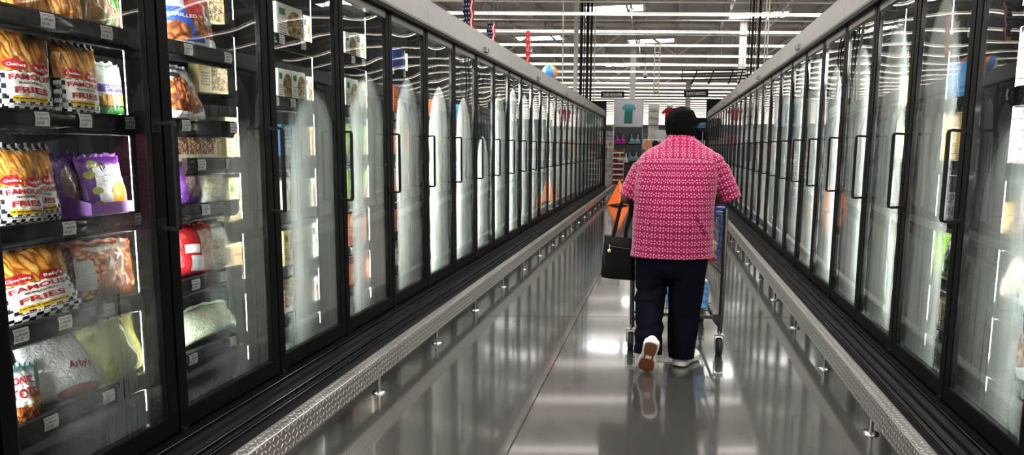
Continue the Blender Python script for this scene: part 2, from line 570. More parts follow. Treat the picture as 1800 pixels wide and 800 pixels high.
for k in range(10):
    y = ROWY[10] + 1.05 + 3.05 * k
    o = MB().tube([(-20, 0, 0), (20, 0, 0)], .03, 8).build('sprinkler_pipe', PAINTW, None, (-.055 * y, y, 6.0)); o.rotation_euler = (0, 0, SKEW)
    tag(o, 'thin white overhead pipe running between two tube light rows', 'pipe', 'thin white pipes between the light rows')
def column(x, y, w, label):
    c = empty('roof_column', (x, y, 0), label, 'column', 'white roof columns')
    MB().box(-w, w, -w, w, .0, 7.1).build('shaft', PAINTW, c)
    MB().box(-w - .06, w + .06, -w - .06, w + .06, 0, .35).build('base_guard', BLACK_MATT, c)
column(3.18, 31.2, .15, 'white square roof column right of the aisle, behind black piping')
column(-3.11, 23.0, .068, 'white roof column beside the black pipes above the left freezers')
column(-1.9, 38.0, .15, 'white roof column standing behind the teal shirt poster')
column(1.25, 42.0, .15, 'white roof column far behind the right aisle sign')
# ------------------------------------------------------------------ freezer cases
P = .7625
ZB, ZT = .215, 2.445            # door opening
AL, AR = -2.0, 1.372            # door planes
YL, YR = 2.3026, 3.502          # first visible mullions
SHELF_A = (1.885, 1.54, 1.145, .80, .452)
SHELF_B = (2.05, 1.70, 1.36, 1.04, .716, .43)

def door_meshes(sg):
    """sg -1: case lies towards -x, +1: towards +x. local y runs along the aisle from the door's near edge"""
    X = lambda a: sg * a
    d = {}
    fr = MB()
    ya, yb = .006, P - .006
    z0, z1 = ZB + .012, ZT - .012
    w = .049
    fr.box(X(0), X(.05), ya, ya + w, z0, z1); fr.box(X(0), X(.05), yb - w, yb, z0, z1)
    fr.box(X(0), X(.05), ya + w, yb - w, z0, z0 + .078); fr.box(X(0), X(.05), ya + w, yb - w, z1 - .062, z1, 1)
    # thin inner bead lines and hinge caps
    for a, b in ((ya + w, ya + w + .008), (yb - w - .008, yb - w)):
        fr.box(X(.004), X(.03), a, b, z0 + .078, z1 - .062, 2)
    fr.box(X(.004), X(.03), ya + w, yb - w, z0 + .078, z0 + .086, 2)
    fr.box(X(-.012), X(.02), ya, ya + .03, z0 - .012, z0 + .006, 2); fr.box(X(-.01), X(.02), ya, ya + .04, z1 - .004, z1 + .014, 2)
    d['frame'] = fr.mesh('door', [BLACK_DOOR, TOPRAIL, BLACK_GLOSS])
    g = MB()
    gy0, gy1, gz0, gz1 = ya + w, yb - w, z0 + .078, z1 - .062
    nu, nv = 12, 20
    vs = []; uv = []
    for j in range(nv + 1):
        for i in range(nu + 1):
            u = i / nu; v = j / nv
            b = -.0022 * (1 - (2 * u - 1) ** 2) * (1 - (2 * v - 1) ** 4)
            vs.append((X(.014 + b), gy0 + (gy1 - gy0) * u, gz0 + (gz1 - gz0) * v)); uv.append((u, v))
    fs = [(j * (nu + 1) + i, j * (nu + 1) + i + 1, (j + 1) * (nu + 1) + i + 1, (j + 1) * (nu + 1) + i) for j in range(nv) for i in range(nu)]
    if sg > 0: fs = [f[::-1] for f in fs]
    g.add(vs, fs, 0, uv, True)
    d['glass'] = g.mesh('glass', GLASS)
    q = MB()
    a, b, c, e = (X(.034), gy0, gz0), (X(.034), gy1, gz0), (X(.034), gy1, gz1), (X(.034), gy0, gz1)
    q.quad(a, b, c, e)
    d['fog'] = q.mesh('fog', FROST)
    h = MB()
    hy = yb - .030
    path = [(X(-.005), hy, 1.535), (X(-.07), hy, 1.540), (X(-.082), hy, 1.537), (X(-.085), hy, 1.525), (X(-.085), hy, 1.125), (X(-.082), hy, 1.113), (X(-.07), hy, 1.11), (X(-.005), hy, 1.115)]
    rings = []
    for i, p in enumerate(path):
        t = Vector(path[min(i + 1, 7)]) - Vector(path[max(i - 1, 0)]); t.normalize()
        s = Vector((0, 1, 0)); nrm = t.cross(s)
        rings.append([Vector(p) + s * (.0095 * cs) + nrm * (.0065 * sn) for cs, sn in ((1, -1), (1, 1), (-1, 1), (-1, -1))])
    h.loft(rings, smooth=False)
    h.box(X(-.006), X(.0), hy - .02, hy + .02, 1.50, 1.56); h.box(X(-.006), X(.0), hy - .02, hy + .02, 1.09, 1.15)
    d['handle'] = h.mesh('handle', BLACK_MATT)
    return d
DM = {-1: door_meshes(-1), 1: door_meshes(1)}

def shelf_mesh(sg, L, z, depth=.56):
    X = lambda a: sg * a
    m = MB()
    m.box(X(.165), X(.165 + depth), 0, L, z - .002, z + .012)
    m.loft([[(X(q), y, z + w) for q, w in ((.165, .032), (.147, .032), (.141, .018), (.140, -.018), (.146, -.034), (.156, -.052), (.168, -.056))] for y in (0, L)], 1, True, True)   # front tag rail
    m.box(X(.138), X(.147), 0, L, z + .022, z + .03, 1); m.box(X(.138), X(.147), 0, L, z - .024, z - .016, 1)
    for y in (.0, L - .02):
        m.add([(X(.17), y, z - .004), (X(.17 + depth), y, z - .004), (X(.17 + depth), y, z - .10), (X(.17), y + .02, z - .004), (X(.17 + depth), y + .02, z - .004), (X(.17 + depth), y + .02, z - .10)],
              [(0, 1, 2), (3, 5, 4), (0, 3, 4, 1), (0, 2, 5, 3), (1, 4, 5, 2)], 0)
    return m.mesh('shelf', [SHELF, TAGRAIL])
def tag_mesh(sg):
    X = lambda a: sg * a
    m = MB()
    n = 5; vs = []; uv = []
    for i in range(n + 1):
        for k in (0, 1):
            vs.append((X(.134 - .004 * sin(PI * i / n)), k * .056 - .028, -.026 + .05 * i / n)); uv.append((k if sg < 0 else k, i / n))
    fs = [(2 * i, 2 * i + 1, 2 * i + 3, 2 * i + 2) for i in range(n)]
    m.add(vs, fs, 0, uv, True)
    return m.mesh('price_tag', TAG)
TGM = {-1: tag_mesh(-1), 1: tag_mesh(1)}

def unit_shell(sg, L, ends):
    X = lambda a: sg * a
    d = {}
    b = MB()
    D = .86
    b.box(X(D), X(D + .06), 0, L, .02, 2.70, 1)                    # back
    b.box(X(D - .01), X(D), 0, L, .2, 2.47, 0)
    b.box(X(.055), X(D), 0, L, .16, .215, 0); b.box(X(.055), X(D), 0, L, 2.46, 2.52, 0)
    b.box(X(.05), X(D), 0, L, 2.64, 2.68, 1)
    for i in range(int(L / .09)):
        y = .045 + i * .09
        b.box(X(D - .018), X(D - .01), y - .006, y + .006, .22, 2.45, 0)
    d['cabinet_body'] = b.mesh('cabinet_body', [CASE_IN, CASE_OUT])
    f = MB()
    # fascia leans slightly forward at its foot
    prof = [(-.03, 2.452), (-.035, 2.475), (-.012, 2.68), (.06, 2.695), (.06, 2.46)]
    f.loft([[(X(a), y, z) for a, z in prof] for y in (.002, L - .002)], 0, True, False)
    d['fascia'] = f.mesh('fascia', FASCIA)
    t = MB()
    t.box(X(-.036), X(.05), 0, L, 2.425, 2.455); t.box(X(-.03), X(.0), 0, L, 2.455, 2.462, 1)
    d['fascia_trim'] = t.mesh('fascia_trim', [BLACK, BLACK_GLOSS])
    s = MB()
    prof = [(.05, .215), (-.028, .213), (-.034, .190), (-.07, .183), (-.08, .166), (-.105, .160), (-.108, .140), (-.128, .134), (-.13, .112), (-.12, .10), (.05, .10)]
    s.loft([[(X(a), y, z) for a, z in prof] for y in (0, L)], 0, True, False)
    for a, z, w in ((-.034, .201, .004), (-.106, .151, .006), (-.130, .124, .004)):
        s.tube([(X(a), .0, z), (X(a), L, z)], w, 6, 1)
    d['sill'] = s.mesh('sill', [BLACK, BLACK_GLOSS])
    k = MB()
    seams = [0.0] + [y for y in (1.15, 3.6, L) if y <= L]
    if seams[-1] != L: seams.append(L)
    for y0, y1 in zip(seams[:-1], seams[1:]):
        k.box(X(-.11), X(.06), y0 + .003, y1 - .003, .02, .11)
    k.box(X(-.105), X(.05), 0, L, .0, .10, 1)
    d['kick_panel'] = k.mesh('kick_panel', [BASEPANEL, BLACK_MATT])
    m = MB()
    m.box(X(.052), X(.164), -.042, .042, .2, 2.46)
    m.box(X(.035), X(.054), -.02, .02, .2, 2.46)
    d['mullion'] = m.mesh('mullion', BLACK)
    l = MB()
    l.box(X(.138), X(.163), .042, .052, .30, 2.38)
    d['led'] = l.mesh('light_strip', LED); 
    l2 = MB()
    l2.box(X(.138), X(.163), .042, .052, .30, 2.38); l2.box(X(.1645), X(.1672), -.044, -.030, .30, 2.38, 1)
    d['led_low'] = l2.mesh('light_strip', [LED_LOW, LED_EDGE])
    c = MB()
    c.box(X(-.062), X(-.02), -.06, .06, 2.485, 2.535)
    c.box(X(-.064), X(-.06), .015, .05, 2.492, 2.528, 1)
    d['control'] = c.mesh('control_box', [FASCIA, BLACK_GLOSS])
    e = MB()
    e.box(X(-.03), X(.93), -.06, 0, 0, 2.66)
    d['end'] = e.mesh('end_panel', BLACK)
    return d
SHM = {}
def shell(sg, L):
    if (sg, L) not in SHM: SHM[(sg, L)] = unit_shell(sg, L, None)
    return SHM[(sg, L)]

rng = random.Random(11)
def fogset(o, top, dens, soft=.12, u=.5, half=.42):
    o['fog_top'] = top; o['fog_density'] = dens; o['fog_soft'] = soft; o['fog_u'] = u; o['fog_half'] = half

FOGL = {-1: (.5, .4, .2, .5, .4), 0: (.45, .30, .46, .72, .56), 1: (.62, .38, .48, .84, .62), 2: (.72, .60, .30, .66, .56), 3: (.80, .68, .24, .62, .52),
        4: (.82, .82, .13, .58, .43), 5: (.82, .90, .12, .56, .44), 6: (.80, .90, .12, .56, .44), 7: (.62, .88, .12, .5, .44)}
FOGR = {-1: (.6, .5, .25, .5, .4), 0: (.62, .50, .36, .56, .52), 1: (.95, .70, .16, .60, .40), 2: (.95, .80, .14, .55, .42), 3: (.93, .88, .11, .55, .43), 4: (.90, .92, .1, .55, .45)}
DOORS = {-1: {}, 1: {}}
UNITS = []
def unit(sg, n0, n1, idx, last):
    """doors n0..n1-1 counted so that door n spans mullion n-1 .. n"""
    side = 'left' if sg < 0 else 'right'
    ax, y0 = (AL, YL) if sg < 0 else (AR, YR)
    ys = y0 + (n0 - 1) * P
    nd = n1 - n0; L = nd * P
    if idx == 0:
        lab = 'black glass-door freezer case at the near end of the %s row' % side
    elif last:
        lab = 'black glass-door freezer case at the far end of the %s row' % side
    else:
        lab = 'black glass-door freezer case with grey fascia, %s from the front in the %s row' % (ORD[idx], side)
    r = empty('freezer_case', (ax, ys, 0), lab, 'freezer', '%s row of freezer cases' % side)
    d = shell(sg, L)
    for k in ('cabinet_body', 'fascia', 'fascia_trim', 'sill', 'kick_panel'): link(k, d[k], r)
    for i in range(nd + 1):
        if i == nd and not last: continue
        link('mullion', d['mullion'], r, (0, i * P + (.043 if i == 0 else 0) - (.05 if i == nd else 0), 0))
    for i in range(nd + 1):
        if i == nd and not last: continue
        link('light_strip', d['led_low' if idx <= (1 if sg < 0 else 0) else 'led'], r, (0, i * P + (.043 if i == 0 else 0) - (.05 if i == nd else 0), 0))
    cb = link('control_box', d['control'], r, (0, (2.0 if nd > 2 else .75) * P + .25, 0))
    if last: link('end_panel', d['end'], r, (0, L + .06, 0))
    # shelves
    if sg < 0 and idx == 0: sets = [(0, L, SHELF_A)]
    elif sg < 0 and idx == 1: sets = [(0, .665, SHELF_A), (.70, L, SHELF_B)]
    else: sets = [(0, L, SHELF_B)]
    for a, b, zs in sets:
        for z in zs:
            if sg < 0 and idx == 1 and zs is SHELF_B and z == 1.36:
                sh = link('shelf', shelf_mesh(sg, b - .30, z), r, (0, .30, 0))
            else:
                sh = link('shelf', shelf_mesh(sg, b - a, z), r, (0, a, 0))
            if idx <= 1:
                y = .09
                while y < b - a:
                    t = link('price_tag', TGM[sg], sh, (0, y, z)); y += rng.uniform(.16, .34)
    for n in range(n0, n1):
        dr = link('door', DM[sg]['frame'], r, (0, (n - n0) * P, 0))
        fg = link('fog', DM[sg]['fog'], dr)
        fs = (FOGL if sg < 0 else FOGR).get(n)
        if fs is None:
            fs = (rng.uniform(.86, .95) + (.06 if sg > 0 else 0), rng.uniform(.97, 1.05), .07, .5 + rng.uniform(-.02, .02), .51)
        fogset(fg, *fs)
        link('glass', DM[sg]['glass'], dr)
        link('handle', DM[sg]['handle'], dr)
        DOORS[sg][n] = dr
    UNITS.append(r)
ub = [-1, 1, 5, 9, 13, 17, 21, 25, 27]
for i in range(8): unit(-1, ub[i], ub[i + 1], i, i == 7)
ub = [0, 4, 8, 12, 16, 20, 24, 27]
for i in range(7): unit(1, ub[i], ub[i + 1], i, i == 6)

# ------------------------------------------------------------------ diamond plate bumper rails
LEGM = MB().tube([(0, 0, .0), (0, 0, .16)], .013, 10).mesh('leg', CHROME)
PADM = MB().lathe([(.04, 0), (.04, .006), (.016, .012)], n=16).mesh('foot_plate', CHROME)
def bumper(sg, y0, y1, legs, idx, last):
    side = 'left' if sg < 0 else 'right'
    xf = -1.57 if sg < 0 else 1.04
    lab = 'diamond plate bumper rail on short legs along the %s freezers, %s section' % (side, 'farthest' if last else ORD[idx])
    r = empty('bumper_rail', (xf, y0, 0), lab, 'bumper rail', '%s bumper rail sections' % side)
    X = lambda a: sg * a
    L = y1 - y0 - .004
    m = MB()
    prof = [(.0, .122), (-.004, .126), (-.004, .232), (.002, .238), (.062, .238), (.068, .232), (.068, .126), (.064, .122)]
    per = [0]
    for a, b in zip(prof, prof[1:]): per.append(per[-1] + math.hypot(a[0] - b[0], a[1] - b[1]))
    vs = []; uv = []; n = len(prof)
    for y in (0, L):
        for (a, z), u in zip(prof, per): vs.append((X(a), y, z)); uv.append((u, y))
    m.add(vs, [(i, i + 1, n + i + 1, n + i) if sg > 0 else (i, n + i, n + i + 1, i + 1) for i in range(n - 1)], 0, uv)
    m.add([vs[i] for i in range(n)], [tuple(range(n))]); m.add(vs[n:], [tuple(range(n))])
    m.box(X(.0), X(.064), 0, L, .118, .124, 1)
    m.tube([(X(-.003), 0, .2365), (X(-.003), L, .2365)], .003, 6, 1)
    m.build('rail', [PLATE, CHROME], r)
    for y in legs:
        l = link('leg', LEGM, r, (X(.035), y - y0, 0))
        link('foot_plate', PADM, l)
for sg, f0 in ((-1, 3.455), (1, 3.54)):
    for i in range(7):
        a = .61 + 3.05 * i; b = a + 3.05
        legs = [f0 + 1.0167 * k for k in range(-3, 22) if a < f0 + 1.0167 * k < b]
        bumper(sg, a, min(b, 22.2), legs, i, i == 6)
# ------------------------------------------------------------------ products
FRY = [(.05, (.20, .06, .012)), (.25, (.52, .19, .03)), (.5, (.80, .38, .07)), (.85, (.92, .60, .20))]
NUG = [(.2, (.10, .02, .008)), (.42, (.42, .13, .035)), (.65, (.75, .30, .09)), (.9, (.9, .55, .28))]
MEAL = [(.2, (.04, .02, .01)), (.4, (.30, .17, .07)), (.55, (.62, .45, .22)), (.75, (.30, .33, .10)), (.9, (.85, .75, .55))]
SHR = [(.2, (.10, .05, .03)), (.42, (.35, .16, .09)), (.6, (.75, .48, .33)), (.9, (.9, .82, .75))]
GRN = [(.2, (.02, .05, .01)), (.5, (.08, .15, .03)), (.75, (.22, .15, .06)), (.9, (.4, .36, .18))]
YEL = [(.2, (.18, .15, .03)), (.5, (.42, .40, .10)), (.75, (.60, .56, .25)), (.9, (.75, .72, .5))]
RED = (.55, .02, .03)
M_FRIES = printed('fries_bag_print', (.82, .81, .78), [
    ('check', .52, 13, 17), ('food', -.1, 1.1, .50, .96, 7, FRY, 'fries'), ('checktop', .95, 13, 22),
    ('rect', .13, .87, .215, .49, (.84, .82, .78)), ('rect', .2, .8, .15, .212, (.80, .52, .03)),
    ('ell', .30, .575, .185, .062, RED), ('ell', .72, .55, .185, .066, RED), ('lines', .2, .8, .165, .195, 1, (.1, .06, .02)),
    ('rect', .1, .9, .095, .13, (.8, .8, .8)), ('lines', .12, .88, .1, .125, 1, (.05, .05, .05))], .22, coat=.5, crinkle=.5)
M_FRIES_BACK = M_FRIES
M_RED_T = plain('red_lettering', (.42, .012, .025), .4)
M_WHITE_T = plain('white_lettering', (.85, .84, .82), .4)
M_BLACK_T = plain('black_lettering', (.02, .02, .02), .4)
M_ZUC = printed('zucchini_bag_print', (.62, .66, .62), [('food', .0, 1, .02, .42, 8, GRN, 'lumps'), ('rect', -.1, 1.1, -.1, .22, (.07, .25, .06)), ('food', .15, .85, .26, .46, 7, FRY, 'fries'),
    ('rect', .1, 1.0, .5, .64, (.16, .09, .42)), ('ell', .5, .8, .3, .09, (.5, .56, .5))], .2, coat=.5, crinkle=.6)
M_PURP = printed('purple_bag_print', (.20, .055, .34), [('rect', .22, 1.02, -.05, .86, (.80, .80, .80)), ('ell', .56, .86, .3, .05, (.2, .055, .34)), ('foodell', .68, .26, .2, .24, 3, [(.2, (.75, .30, .03)), (.6, (.85, .42, .06)), (.9, (.9, .6, .25))], 'soft'),
    ('ell', .46, .78, .075, .11, (.05, .05, .06)), ('lines', .35, .75, .5, .62, 3, (.35, .35, .36)), ('foodell', .28, .86, .12, .08, 2, YEL, 'soft'), ('foodell', .14, .68, .1, .08, 2, YEL, 'soft'), ('foodell', .22, .36, .1, .07, 2, YEL, 'soft'), ('foodell', .2, .08, .09, .08, 2, YEL, 'soft')], .25, coat=.5, crinkle=.5)
M_PURPD = printed('dark_purple_film', (.15, .05, .27), [('foodell', .5, .5, .3, .3, 4, [(.2, (.08, .05, .07)), (.6, (.3, .22, .2)), (.9, (.6, .5, .4))], 'soft')], .15, coat=.7, crinkle=.9)
M_NUG = printed('nugget_bag_print', (.55, .20, .10), [('food', -.1, 1.1, .0, .85, 6, NUG, 'lumps'), ('ell', .5, .9, .4, .05, (.6, .5, .4)), ('rect', -.1, .2, .2, .7, (.55, .52, .5))], .2, coat=.6, crinkle=.5)
M_CLEAR = printed('white_plastic_film', (.74, .74, .75), [('ell', .6, .10, .28, .09, (.55, .12, .10))], .18, coat=.7, crinkle=1.0)
M_YELB = printed('yellow_bag_print', (.62, .58, .24), [('food', -.1, 1.1, .1, .9, 4, YEL, 'soft')], .2, coat=.6, crinkle=.9)
M_TOTS = printed('tots_bag_print', (.36, .56, .56), [('rect', -.1, .75, .35, .92, (.82, .80, .78)), ('food', -.1, 1.1, -.1, .33, 5, NUG, 'lumps'), ('foodell', .75, .42, .2, .14, 4, FRY, 'lumps')], .22, coat=.5, crinkle=.5)
M_BROWN = printed('brown_fries_bag_print', (.30, .15, .06), [('food', -.1, 1.1, -.1, 1.1, 5, FRY, 'fries'), ('ell', .5, .9, .8, .2, (.25, .15, .10))], .2, coat=.6, crinkle=.5)
M_BLUEB = printed('blue_red_bag_print', (.72, .72, .72), [('rect', -.1, .62, .12, .62, (.04, .13, .55)), ('ell', .75, .62, .42, .30, (.50, .02, .02)), ('foodell', .15, .25, .22, .16, 4, NUG, 'lumps'), ('food', .45, 1.0, .2, .55, 5, NUG, 'lumps'), ('ell', .86, .55, .15, .16, (.03, .03, .03)), ('rect', -.1, 1.1, -.1, .12, (.72, .72, .72))], .2, coat=.6, crinkle=.7)
M_WING = printed('wing_bag_print', (.78, .78, .77), [('foodell', .42, .46, .46, .36, 4, NUG, 'lumps'), ('ell', .3, .84, .2, .05, (.05, .05, .05)), ('rect', -.1, 1.1, -.1, .2, (.74, .74, .74)), ('lines', .2, .6, .05, .14, 2, (.3, .3, .3))], .22, coat=.5, crinkle=.6)
M_VEG = printed('clear_veg_bag_print', (.66, .64, .60), [('foodell', .5, .42, .38, .36, 7, [(.2, (.45, .36, .2)), (.5, (.66, .6, .42)), (.9, (.8, .78, .7))], 'lumps')], .2, coat=.6, crinkle=.8)
M_REDB = printed('red_bag_print', (.45, .015, .02), [('food', .45, 1.1, .1, .9, 4, [(.2, (.4, .2, .12)), (.6, (.7, .5, .38)), (.9, (.85, .75, .66))], 'soft'), ('rect', .1, .42, .45, .62, (.8, .78, .76)), ('rect', .2, .5, .1, .4, (.75, .75, .74))], .25, coat=.5, crinkle=.6)
M_GREENB = printed('pale_green_bag_print', (.55, .62, .50), [('food', -.1, 1.1, .1, .9, 4, [(.2, (.3, .36, .22)), (.5, (.6, .66, .52)), (.75, (.7, .5, .35)), (.9, (.8, .85, .78))], 'soft')], .2, coat=.6, crinkle=1.0)
M_TRAY = plain('lilac_card', (.42, .22, .60), .5, 0, .05)

def boxm(name, base, food_stops, panel, side, f=None, accent=(.03, .16, .07)):
    return printed(name, base, f or [('food', .42, 1.1, .08, .92, 7, food_stops, 'lumps'), ('rect', .04, .36, .6, .92, panel), ('rect', .1, .3, .68, .84, accent), ('lines', .06, .36, .15, .5, 5, (.25, .22, .18))], .45, side)
M_BX_Y = boxm('yellow_meal_box_print', (.72, .62, .34), MEAL, (.66, .50, .14), (.70, .60, .32))
M_BX_W = boxm('white_meal_box_print', (.74, .74, .68), MEAL, (.70, .70, .62), (.66, .67, .60), [('foodell', .72, .45, .34, .42, 7, MEAL, 'lumps'), ('rect', .06, .36, .62, .92, (.62, .68, .58)), ('rect', .1, .32, .68, .86, (.04, .20, .10)), ('lines', .08, .36, .15, .5, 5, (.25, .25, .22))])
M_BX_S = boxm('shrimp_box_print', (.62, .55, .46), SHR, (0, 0, 0), (.55, .42, .28), [('food', -.1, 1.1, .26, 1.1, 5, SHR, 'lumps'), ('rect', -.1, 1.1, .0, .25, (.66, .62, .55))])
M_BX_B = boxm('blue_meal_box_print', (.05, .17, .30), MEAL, (0, 0, 0), (.05, .15, .27), [('rect', .35, .62, .1, .95, (.5, .55, .58)), ('lines', .08, .9, .3, .9, 5, (.6, .66, .7))])
M_BX_G = boxm('lime_box_print', (.30, .48, .09), GRN, (0, 0, 0), (.26, .43, .08), [('rect', .1, .9, .55, .8, (.36, .52, .15)), ('food', .1, .9, .05, .4, 6, SHR, 'lumps'), ('lines', .2, .8, .84, .95, 2, (.1, .2, .05))])
M_BX_O = boxm('orange_box_print', (.78, .22, .08), NUG, (0, 0, 0), (.72, .2, .08), [('rect', .08, .92, .62, .9, (.85, .34, .14)), ('lines', .1, .9, .3, .55, 3, (.9, .7, .5))])
M_BX_BL = plain('royal_blue_card', (.04, .10, .40), .45, 0, .06)
M_BX_P = printed('white_pizza_box_print', (.50, .495, .475), [('rect', -.1, .22, -.1, 1.1, (.62, .06, .06)), ('lines', .3, .7, .3, .7, 1, (.2, .2, .2)), ('rect', .78, .92, .3, .7, (.5, .08, .08))], .45, (.46, .455, .44))
M_BX_GO = printed('golden_box_print', (.66, .46, .12), [('lines', .1, .9, .3, .7, 2, (.3, .16, .04)), ('food', .6, 1.1, -.1, 1.1, 6, MEAL, 'lumps')], .45, (.62, .44, .14))

def pillow(w, h, t, seed, nu=22, nv=26, slump=0.0):
    """returns (surface fn(u,v,off) , mesh builder) for a filled bag; front looks to -y, base at z=0"""
    off = Vector((seed * 3.1, seed * 1.7, seed * .9))
    def edge(u, v):
        a = max(0.0, 1 - abs(2 * u - 1) ** 2.6) ** .62
        b = max(0.0, 1 - abs(2 * v - 1) ** 3.4) ** .55
        return a * b
    def wr(u, v, side):
        p = Vector((u * 3.2, v * 3.2, side)) + off
        n1 = noise.noise(p); n2 = abs(noise.noise(p * 2.6)); n3 = noise.noise(p * 5.5)
        return n1 * .35 - n2 * .42 + n3 * .12
    def P_(u, v, side, o=0.0):
        e = edge(u, v)
        tk = t * .5 * e * (1 + .5 * (.45 - v))
        x = (u - .5) * w * (1 - .07 * sin(PI * v) + .03 * noise.noise(Vector((v * 4, side, seed))))
        z = v * h * (1 - slump * .12 * (2 * u - 1) ** 2) + .012 * noise.noise(Vector((u * 5, seed, 2.0))) * v
        d = tk + .012 * wr(u, v, side) * (.35 + e) + o
        y = -d if side == 0 else d
        y += .02 * slump * noise.noise(Vector((u * 2, v * 2, seed)))
        return Vector((x, y, z))
    m = MB()
    for side in (0, 1):
        vs = []; uv = []
        for j in range(nv + 1):
            for i in range(nu + 1):
                u, v = i / nu, j / nv
                p = P_(u, v, side)
                if i in (0, nu) or j in (0, nv): p.y = .5 * (P_(u, v, 0).y + P_(u, v, 1).y)
                vs.append(p); uv.append((u, v) if side == 0 else (1 - u, v))
        fs = []
        for j in range(nv):
            for i in range(nu):
                q = (j * (nu + 1) + i, j * (nu + 1) + i + 1, (j + 1) * (nu + 1) + i + 1, (j + 1) * (nu + 1) + i)
                fs.append(q if side == 0 else q[::-1])
        m.add(vs, fs, 0, uv, True)
    # crimped top seal
    n = 14
    vs = []; uv = []
    for i in range(n + 1):
        u = .03 + .94 * i / n; b = P_(u, 1, 0); b.y = 0
        for k in (0, 1): vs.append(b + Vector((0, .0025 * (-1) ** i, k * .016 - .004 + k * .004 * sin(i * 1.7 + seed)))); uv.append((u, .985))
    m.add(vs, [(2 * i, 2 * i + 2, 2 * i + 3, 2 * i + 1) for i in range(n)], 0, uv, False)
    return P_, m

def dense_text(m, body, fn, cx, cy, width, height, mi=0, bold=.03, arch=0.0):
    """lettering cut finely so it follows a curved front"""
    vs, fs, w = text_tris(body, bold)
    bm = bmesh.new()
    bv = [bm.verts.new((x * width / w, y * height, 0)) for x, y in vs]
    for f in fs:
        try: bm.faces.new([bv[i] for i in f])
        except ValueError: pass
    bmesh.ops.triangulate(bm, faces=bm.faces)
    for _ in range(3):
        lg = [e for e in bm.edges if e.calc_length() > .012]
        if not lg: break
        bmesh.ops.subdivide_edges(bm, edges=lg, cuts=1)
        bmesh.ops.triangulate(bm, faces=[f for f in bm.faces if len(f.verts) > 3])
    bm.verts.ensure_lookup_table(); bm.verts.index_update()
    P3 = [fn(cx + v.co.x, cy + v.co.y + arch * (1 - (2 * v.co.x / width) ** 2)) for v in bm.verts]
    m.add(P3, [[v.index for v in f.verts] for f in bm.faces], mi)
    bm.free()

def place(root, x, y, z, face, tilt=0.0, roll=0.0):
    """face: rotation about z that turns the front (-y) into the aisle"""
    root.matrix_world = Matrix.Translation((x, y, z)) @ Matrix.Rotation(face, 4, 'Z') @ Matrix.Rotation(tilt, 4, 'X') @ Matrix.Rotation(roll, 4, 'Y')
FL = PI / 2      # left cases: front looks to +x
FR = -PI / 2     # right cases: front looks to -x

LSTR = {}
def bag(label, mat, w, h, t, seed, at, texts=(), group=None, tilt=0.0, roll=0.0, yaw=0.0, side=-1, slump=0.0, cat='bag', name='food_bag'):
    f, m = pillow(w, h, t, seed, slump=slump)
    o = m.build(name, mat)
    tag(o, label, cat, group)
    place(o, *at, (FL if side < 0 else FR) + yaw, tilt, roll)
    for body, u, v, tw, th, col, arch in texts:
        tm = MB()
        fn = lambda a, b: f(min(max(a / w + .5, .01), .99), min(max(b / h, .01), .99), 0, .0025)
        dense_text(tm, body, fn, (u - .5) * w, v * h, tw * w, th * h, 0, .035, arch * h)
        link('lettering', tm.mesh('lettering', col), o)
    return o
FT = [('FAMOUS', .5, .395, .69, .062, M_RED_T, .012), ('SEASONED', .5, .352, .42, .024, M_BLACK_T, .006), ('FRIES', .5, .245, .56, .068, M_RED_T, .01),
      ('Checkers', .30, .555, .28, .036, M_WHITE_T, 0), ("Rally's", .72, .53, .26, .042, M_WHITE_T, 0)]
GF = 'checkered fries bags in the nearest left freezer'
zA = [z + .012 for z in SHELF_A]
zB = [z + .012 for z in SHELF_B]
# nearest left case, shelf by shelf (front of bag towards the aisle, x = -2.2)
bag('large checkered fries bag standing on the second shelf, leftmost in view', M_FRIES, .235, .30, .09, 1, (-2.235, 1.915, zA[1]), FT, GF, -.06)
bag('slightly smaller checkered fries bag with a crumpled top, right of the largest one', M_FRIES, .205, .285, .09, 2, (-2.235, 2.135, zA[1]), FT, GF, -.08, .04)
bag('grey and green zucchini fries bag on the second shelf beside the black divider', M_ZUC, .16, .225, .08, 3, (-2.26, 2.305, zA[1]),
    [('ZUCCHINI', .55, .56, .6, .05, M_WHITE_T, 0)], None, -.05)
bag('white backed bag cut by the picture edge on the second shelf', M_WING, .20, .25, .08, 4, (-2.25, 1.70, zA[1]), (), None, -.05)
bag('checkered fries bag on the third shelf at the left picture edge', M_FRIES, .20, .285, .09, 5, (-2.225, 1.855, zA[2]), FT, GF, -.12, .03)
bag('checkered fries bag on the third shelf leaning against the purple bags', M_FRIES, .165, .285, .08, 6, (-2.27, 1.975, zA[2]), FT, GF, -.1, -.06, -.12)
bag('dark purple crumpled bag behind the lilac tray on the third shelf', M_PURPD, .20, .285, .11, 7, (-2.36, 2.07, zA[2]), (), None, -.1, .05, 0, -1, .6)
bag('crinkled purple clear bag in the middle of the lilac tray', M_PURPD, .15, .25, .09, 8, (-2.32, 2.14, zA[2] + .006), (), None, -.05, -.08)
bag('purple bag with white label and a squash picture, in the lilac tray', M_PURP, .225, .215, .09, 9, (-2.265, 2.27, zA[2] + .03), [('BUTTERNUT', .62, .62, .42, .04, plain('grey_lettering', (.3, .3, .32), .5), 0)], None, -.14, -.05)
